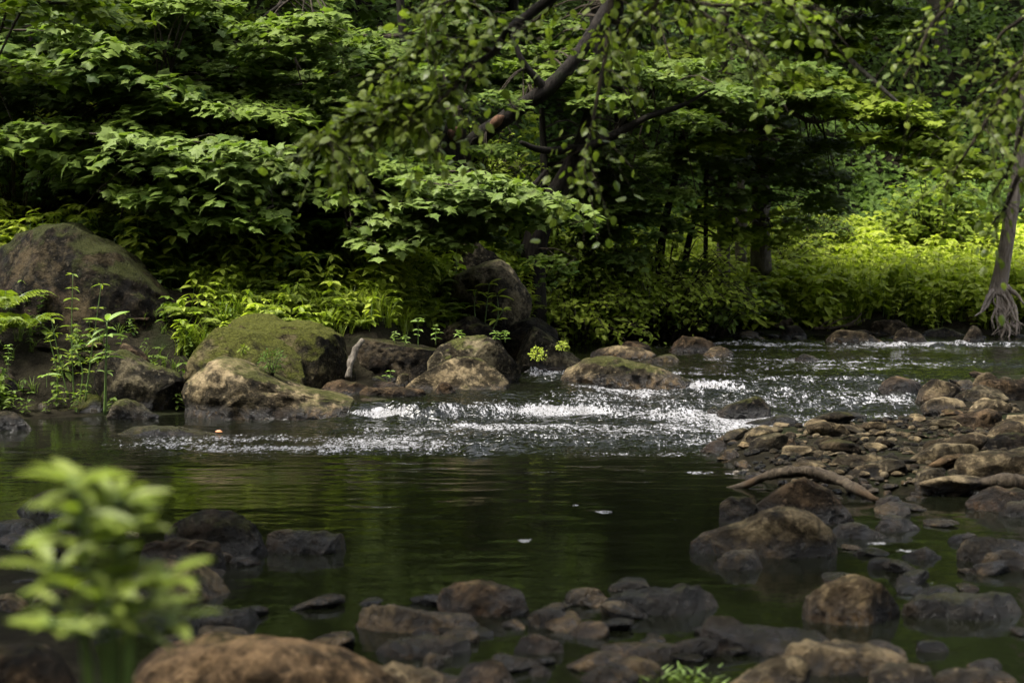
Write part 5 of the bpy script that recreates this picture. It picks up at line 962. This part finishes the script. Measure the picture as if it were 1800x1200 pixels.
plant('tiny green seedlings beside the small pale rounded stone', [st(686, 10.75, 672, 652, [(.5, 3, .8), (1, 4, 1)], 0), st(680, 10.75, 672, 660, [(1, 4, .8)], 0)], .05, name='seedling', cat='seedling', r=.002)
plant('low ferny weeds in the shade at the foot of the left boulders', [st(142, 9.7, 712, 676, [(.4, 4, .8), (.7, 4, .8), (1, 4, .7)], 0), st(115, 9.7, 712, 690, [(.5, 4, .9), (1, 4, .9)], -4), st(132, 9.7, 714, 694, [(.6, 4, .9), (1, 4, .9)], 5)], .05, 'fern', name='weed', cat='weed', r=.002)
plant('single bright leafed seedling left of the leafy clump', [st(82, 9.9, 680, 660, [(1, 4, 1)], 0)], .07, name='seedling', cat='seedling', r=.003)
plant('small pale weed spike on the upright dark rock at the left edge', [st(13, 10.1, 655, 606, [(x, 4, .9) for x in (.3, .45, .6, .75, .9, 1)], 2)], .035, 'nettle', name='weed', cat='weed', r=.002)
def bushy(label, px, py, d, r, n, ls, mat):
    c = at(px, py, d); root = empty('cushion_plant', tuple(c)); tag(root, label, 'plant'); g = Geo(); v = nrm(rnd(n)) * rg.uniform(.3, 1, (n, 1)) * [r, r * .6, r * .8]
    g.leaves(OVAL, v, nrm(v) + rnd(n, .4) + [0, -.3, 0], np.array([0, -.4, 1]) + rnd(n, .3), ls * rg.uniform(.6, 1.1, n), 0, rg.uniform(.3, 1, n)); s = Geo()
    for i in range(14): s.tube(curve([(0, .02, -r * 1.3), v[i] * .5, v[i]], 5), [.003, .0025, .002, .002, .001], 3)
    s.build('stems', [M['twig']], root); g.build('foliage', [M[mat]], root)
bushy('pale small-leaved plant clinging to the face of the peaked grey boulder', 946, 622, 10.95, .075, 170, .022, 'herb'); bushy('bright tuft at the right shoulder of the peaked grey boulder', 988, 608, 11.25, .05, 90, .022, 'herb')
bushy('dark weeds hanging in the hollow of the lower mossy hump', 478, 634, 10.2, .11, 260, .024, 'deep'); bushy('small leafy tuft on the lower mossy hump', 428, 614, 10.2, .03, 34, .03, 'fern')
ff = ferns[0]
for i, (px, py, d, s, lb) in enumerate([(8, 545, 10.9, 1.1, 'fern arching over the slab rock at the left edge'), (40, 580, 10.7, .9, 'smaller fern right of the one at the left edge'), (-15, 590, 10.6, .9, 'low fern at the very left edge'), (500, 545, 11.7, .9, 'fern just above the broad mossy boulder')]):
    V, T, Mi, C = ferns[i]; c = at(px, py, d); o = link_mesh('fern', V * s * .75, T, [M['fern'], M['stem']], Mi, C, False); o.location = tuple(c); tag(o, lb, 'fern', 'single ferns on the left bank')
# blurred foreground plant
D0 = 1.62; bx, bz = (196 - CX) / F * D0, gz((196 - CX) / F * D0, D0) - .03
def fst(pts, wh): return ([(bx + rg.normal() * .01, D0 + .02, bz)] + [tuple(at(*p)) for p in pts], wh)
plant('blurred bright green leafy plant close to the camera in the lower left', [
    fst([(200, 1150, D0), (206, 1000, D0), (214, 920, D0), (208, 880, D0)], [(.40, 4, .8), (.49, 4, .8), (.58, 4, .8), (.70, 5, 1.0), (.80, 4, .9), (.92, 5, .9), (1, 5, .8, .5)]),
    fst([(220, 1180, 1.6), (260, 1120, 1.6), (300, 1090, 1.6)], [(.8, 4, .7), (1, 5, .8, .2)]), fst([(150, 1180, 1.6), (110, 1080, 1.6), (95, 1000, 1.6)], [(.75, 5, .9), (.88, 5, .9), (1, 5, 1.0, .3)]), fst([(230, 1180, 1.66), (235, 1120, 1.66), (238, 1075, 1.66)], [(.8, 5, .9), (1, 6, 1, .3)]),
    fst([(180, 1150, 1.6), (150, 1000, 1.58), (142, 910, 1.58), (132, 846, 1.58)], [(.42, 4, .8), (.51, 4, .8), (.60, 5, 1.0), (.68, 4, 1.0), (.82, 5, 1.1), (.92, 4, .8), (1, 7, 1.25, .18)]),
    fst([(220, 1150, 1.64), (250, 1070, 1.62), (292, 1012, 1.6)], [(.72, 5, .9), (.85, 5, 1.0), (1, 6, 1.05, .2)]),
    fst([(160, 1180, 1.56), (120, 1120, 1.52), (90, 1095, 1.5)], [(.8, 4, .7), (1, 5, .8, .0)]), fst([(195, 1180, 1.58), (190, 1100, 1.56), (180, 1050, 1.55)], [(.7, 5, .8), (.85, 5, .9), (1, 6, .9, .2)])],
    .062, 'near_leaf', blade(.31, curl=.12), r=.0035)
# fallen leaves
def fallen(label, px, py, d, s, z=.35):
    g = Geo(); g.leaves(OVAL, np.zeros((1, 3)), [[1, -.2, z]], [[0, -.6, 1]], s, 0, .5); o = g.build('fallen_leaf', [M['litter']]); o.location = tuple(at(px, py, d)); tag(o, label, 'leaf')
fallen('curled orange leaf behind the oval grey stone', 966, 1052, 4.95, .05, .6); fallen('orange leaf on the flat wet rock in the calm water', 378, 758, 9.2, .05, .1); fallen('orange leaf between the stones at the bottom centre', 806, 1156, 4.3, .03)

def grass_tuft(label, px, py, d, n, h):
    V, T, Mi, C = grass_geo(n, h); o = link_mesh('grass_tuft', V * [1.6, 1, 1], T, [M['nettle']], Mi, C, False); o.location = tuple(at(px, py, d)); tag(o, label, 'grass', 'bright grass tufts in the near shallows')
grass_tuft('bright green grass tuft at the bottom edge right of centre', 1185, 1215, 4.0, 60, .085); grass_tuft('smaller bright grass tuft just left of the tuft at the bottom edge', 1130, 1218, 3.98, 40, .07); grass_tuft('low bright grass tuft just right of the tuft at the bottom edge', 1240, 1216, 3.97, 45, .07)

P = on_ground(190, -4.6, -2.0, 9.9, 11.3, lambda X, Y: (bank_s(X, Y) > -.25)); scatter('bank_weeds', 'small weeds and grass between the rocks at the far left', 'weeds', herbs + grasses, P, .42, ['maple', 'stem'])

P = on_ground(1300, -5.2, .6, 12.0, 17.5, lambda X, Y: (bank_s(X, Y) > .8) & vis(X, Y)); scatter('slope_herbs', 'broad leafy herbs on the dim slope under the left bank maples', 'herbs', herbs, P, 1.0, ['herb', 'stem'], tint=.1)  # light herb colour stands in for light on this dim slope

shrub('leafy bush at the foot of the second black trunk', 1010, 16.0, .7, 1.05, 110, .09, 'herb', tint=.3); shrub('bush leaning over the dark water between the crooked branch and the leaning sapling', 1110, 16.7, .8, 1.1, 120, .085, 'herb', tint=.4)  # leaf tint raised to lighten the shaded hollow
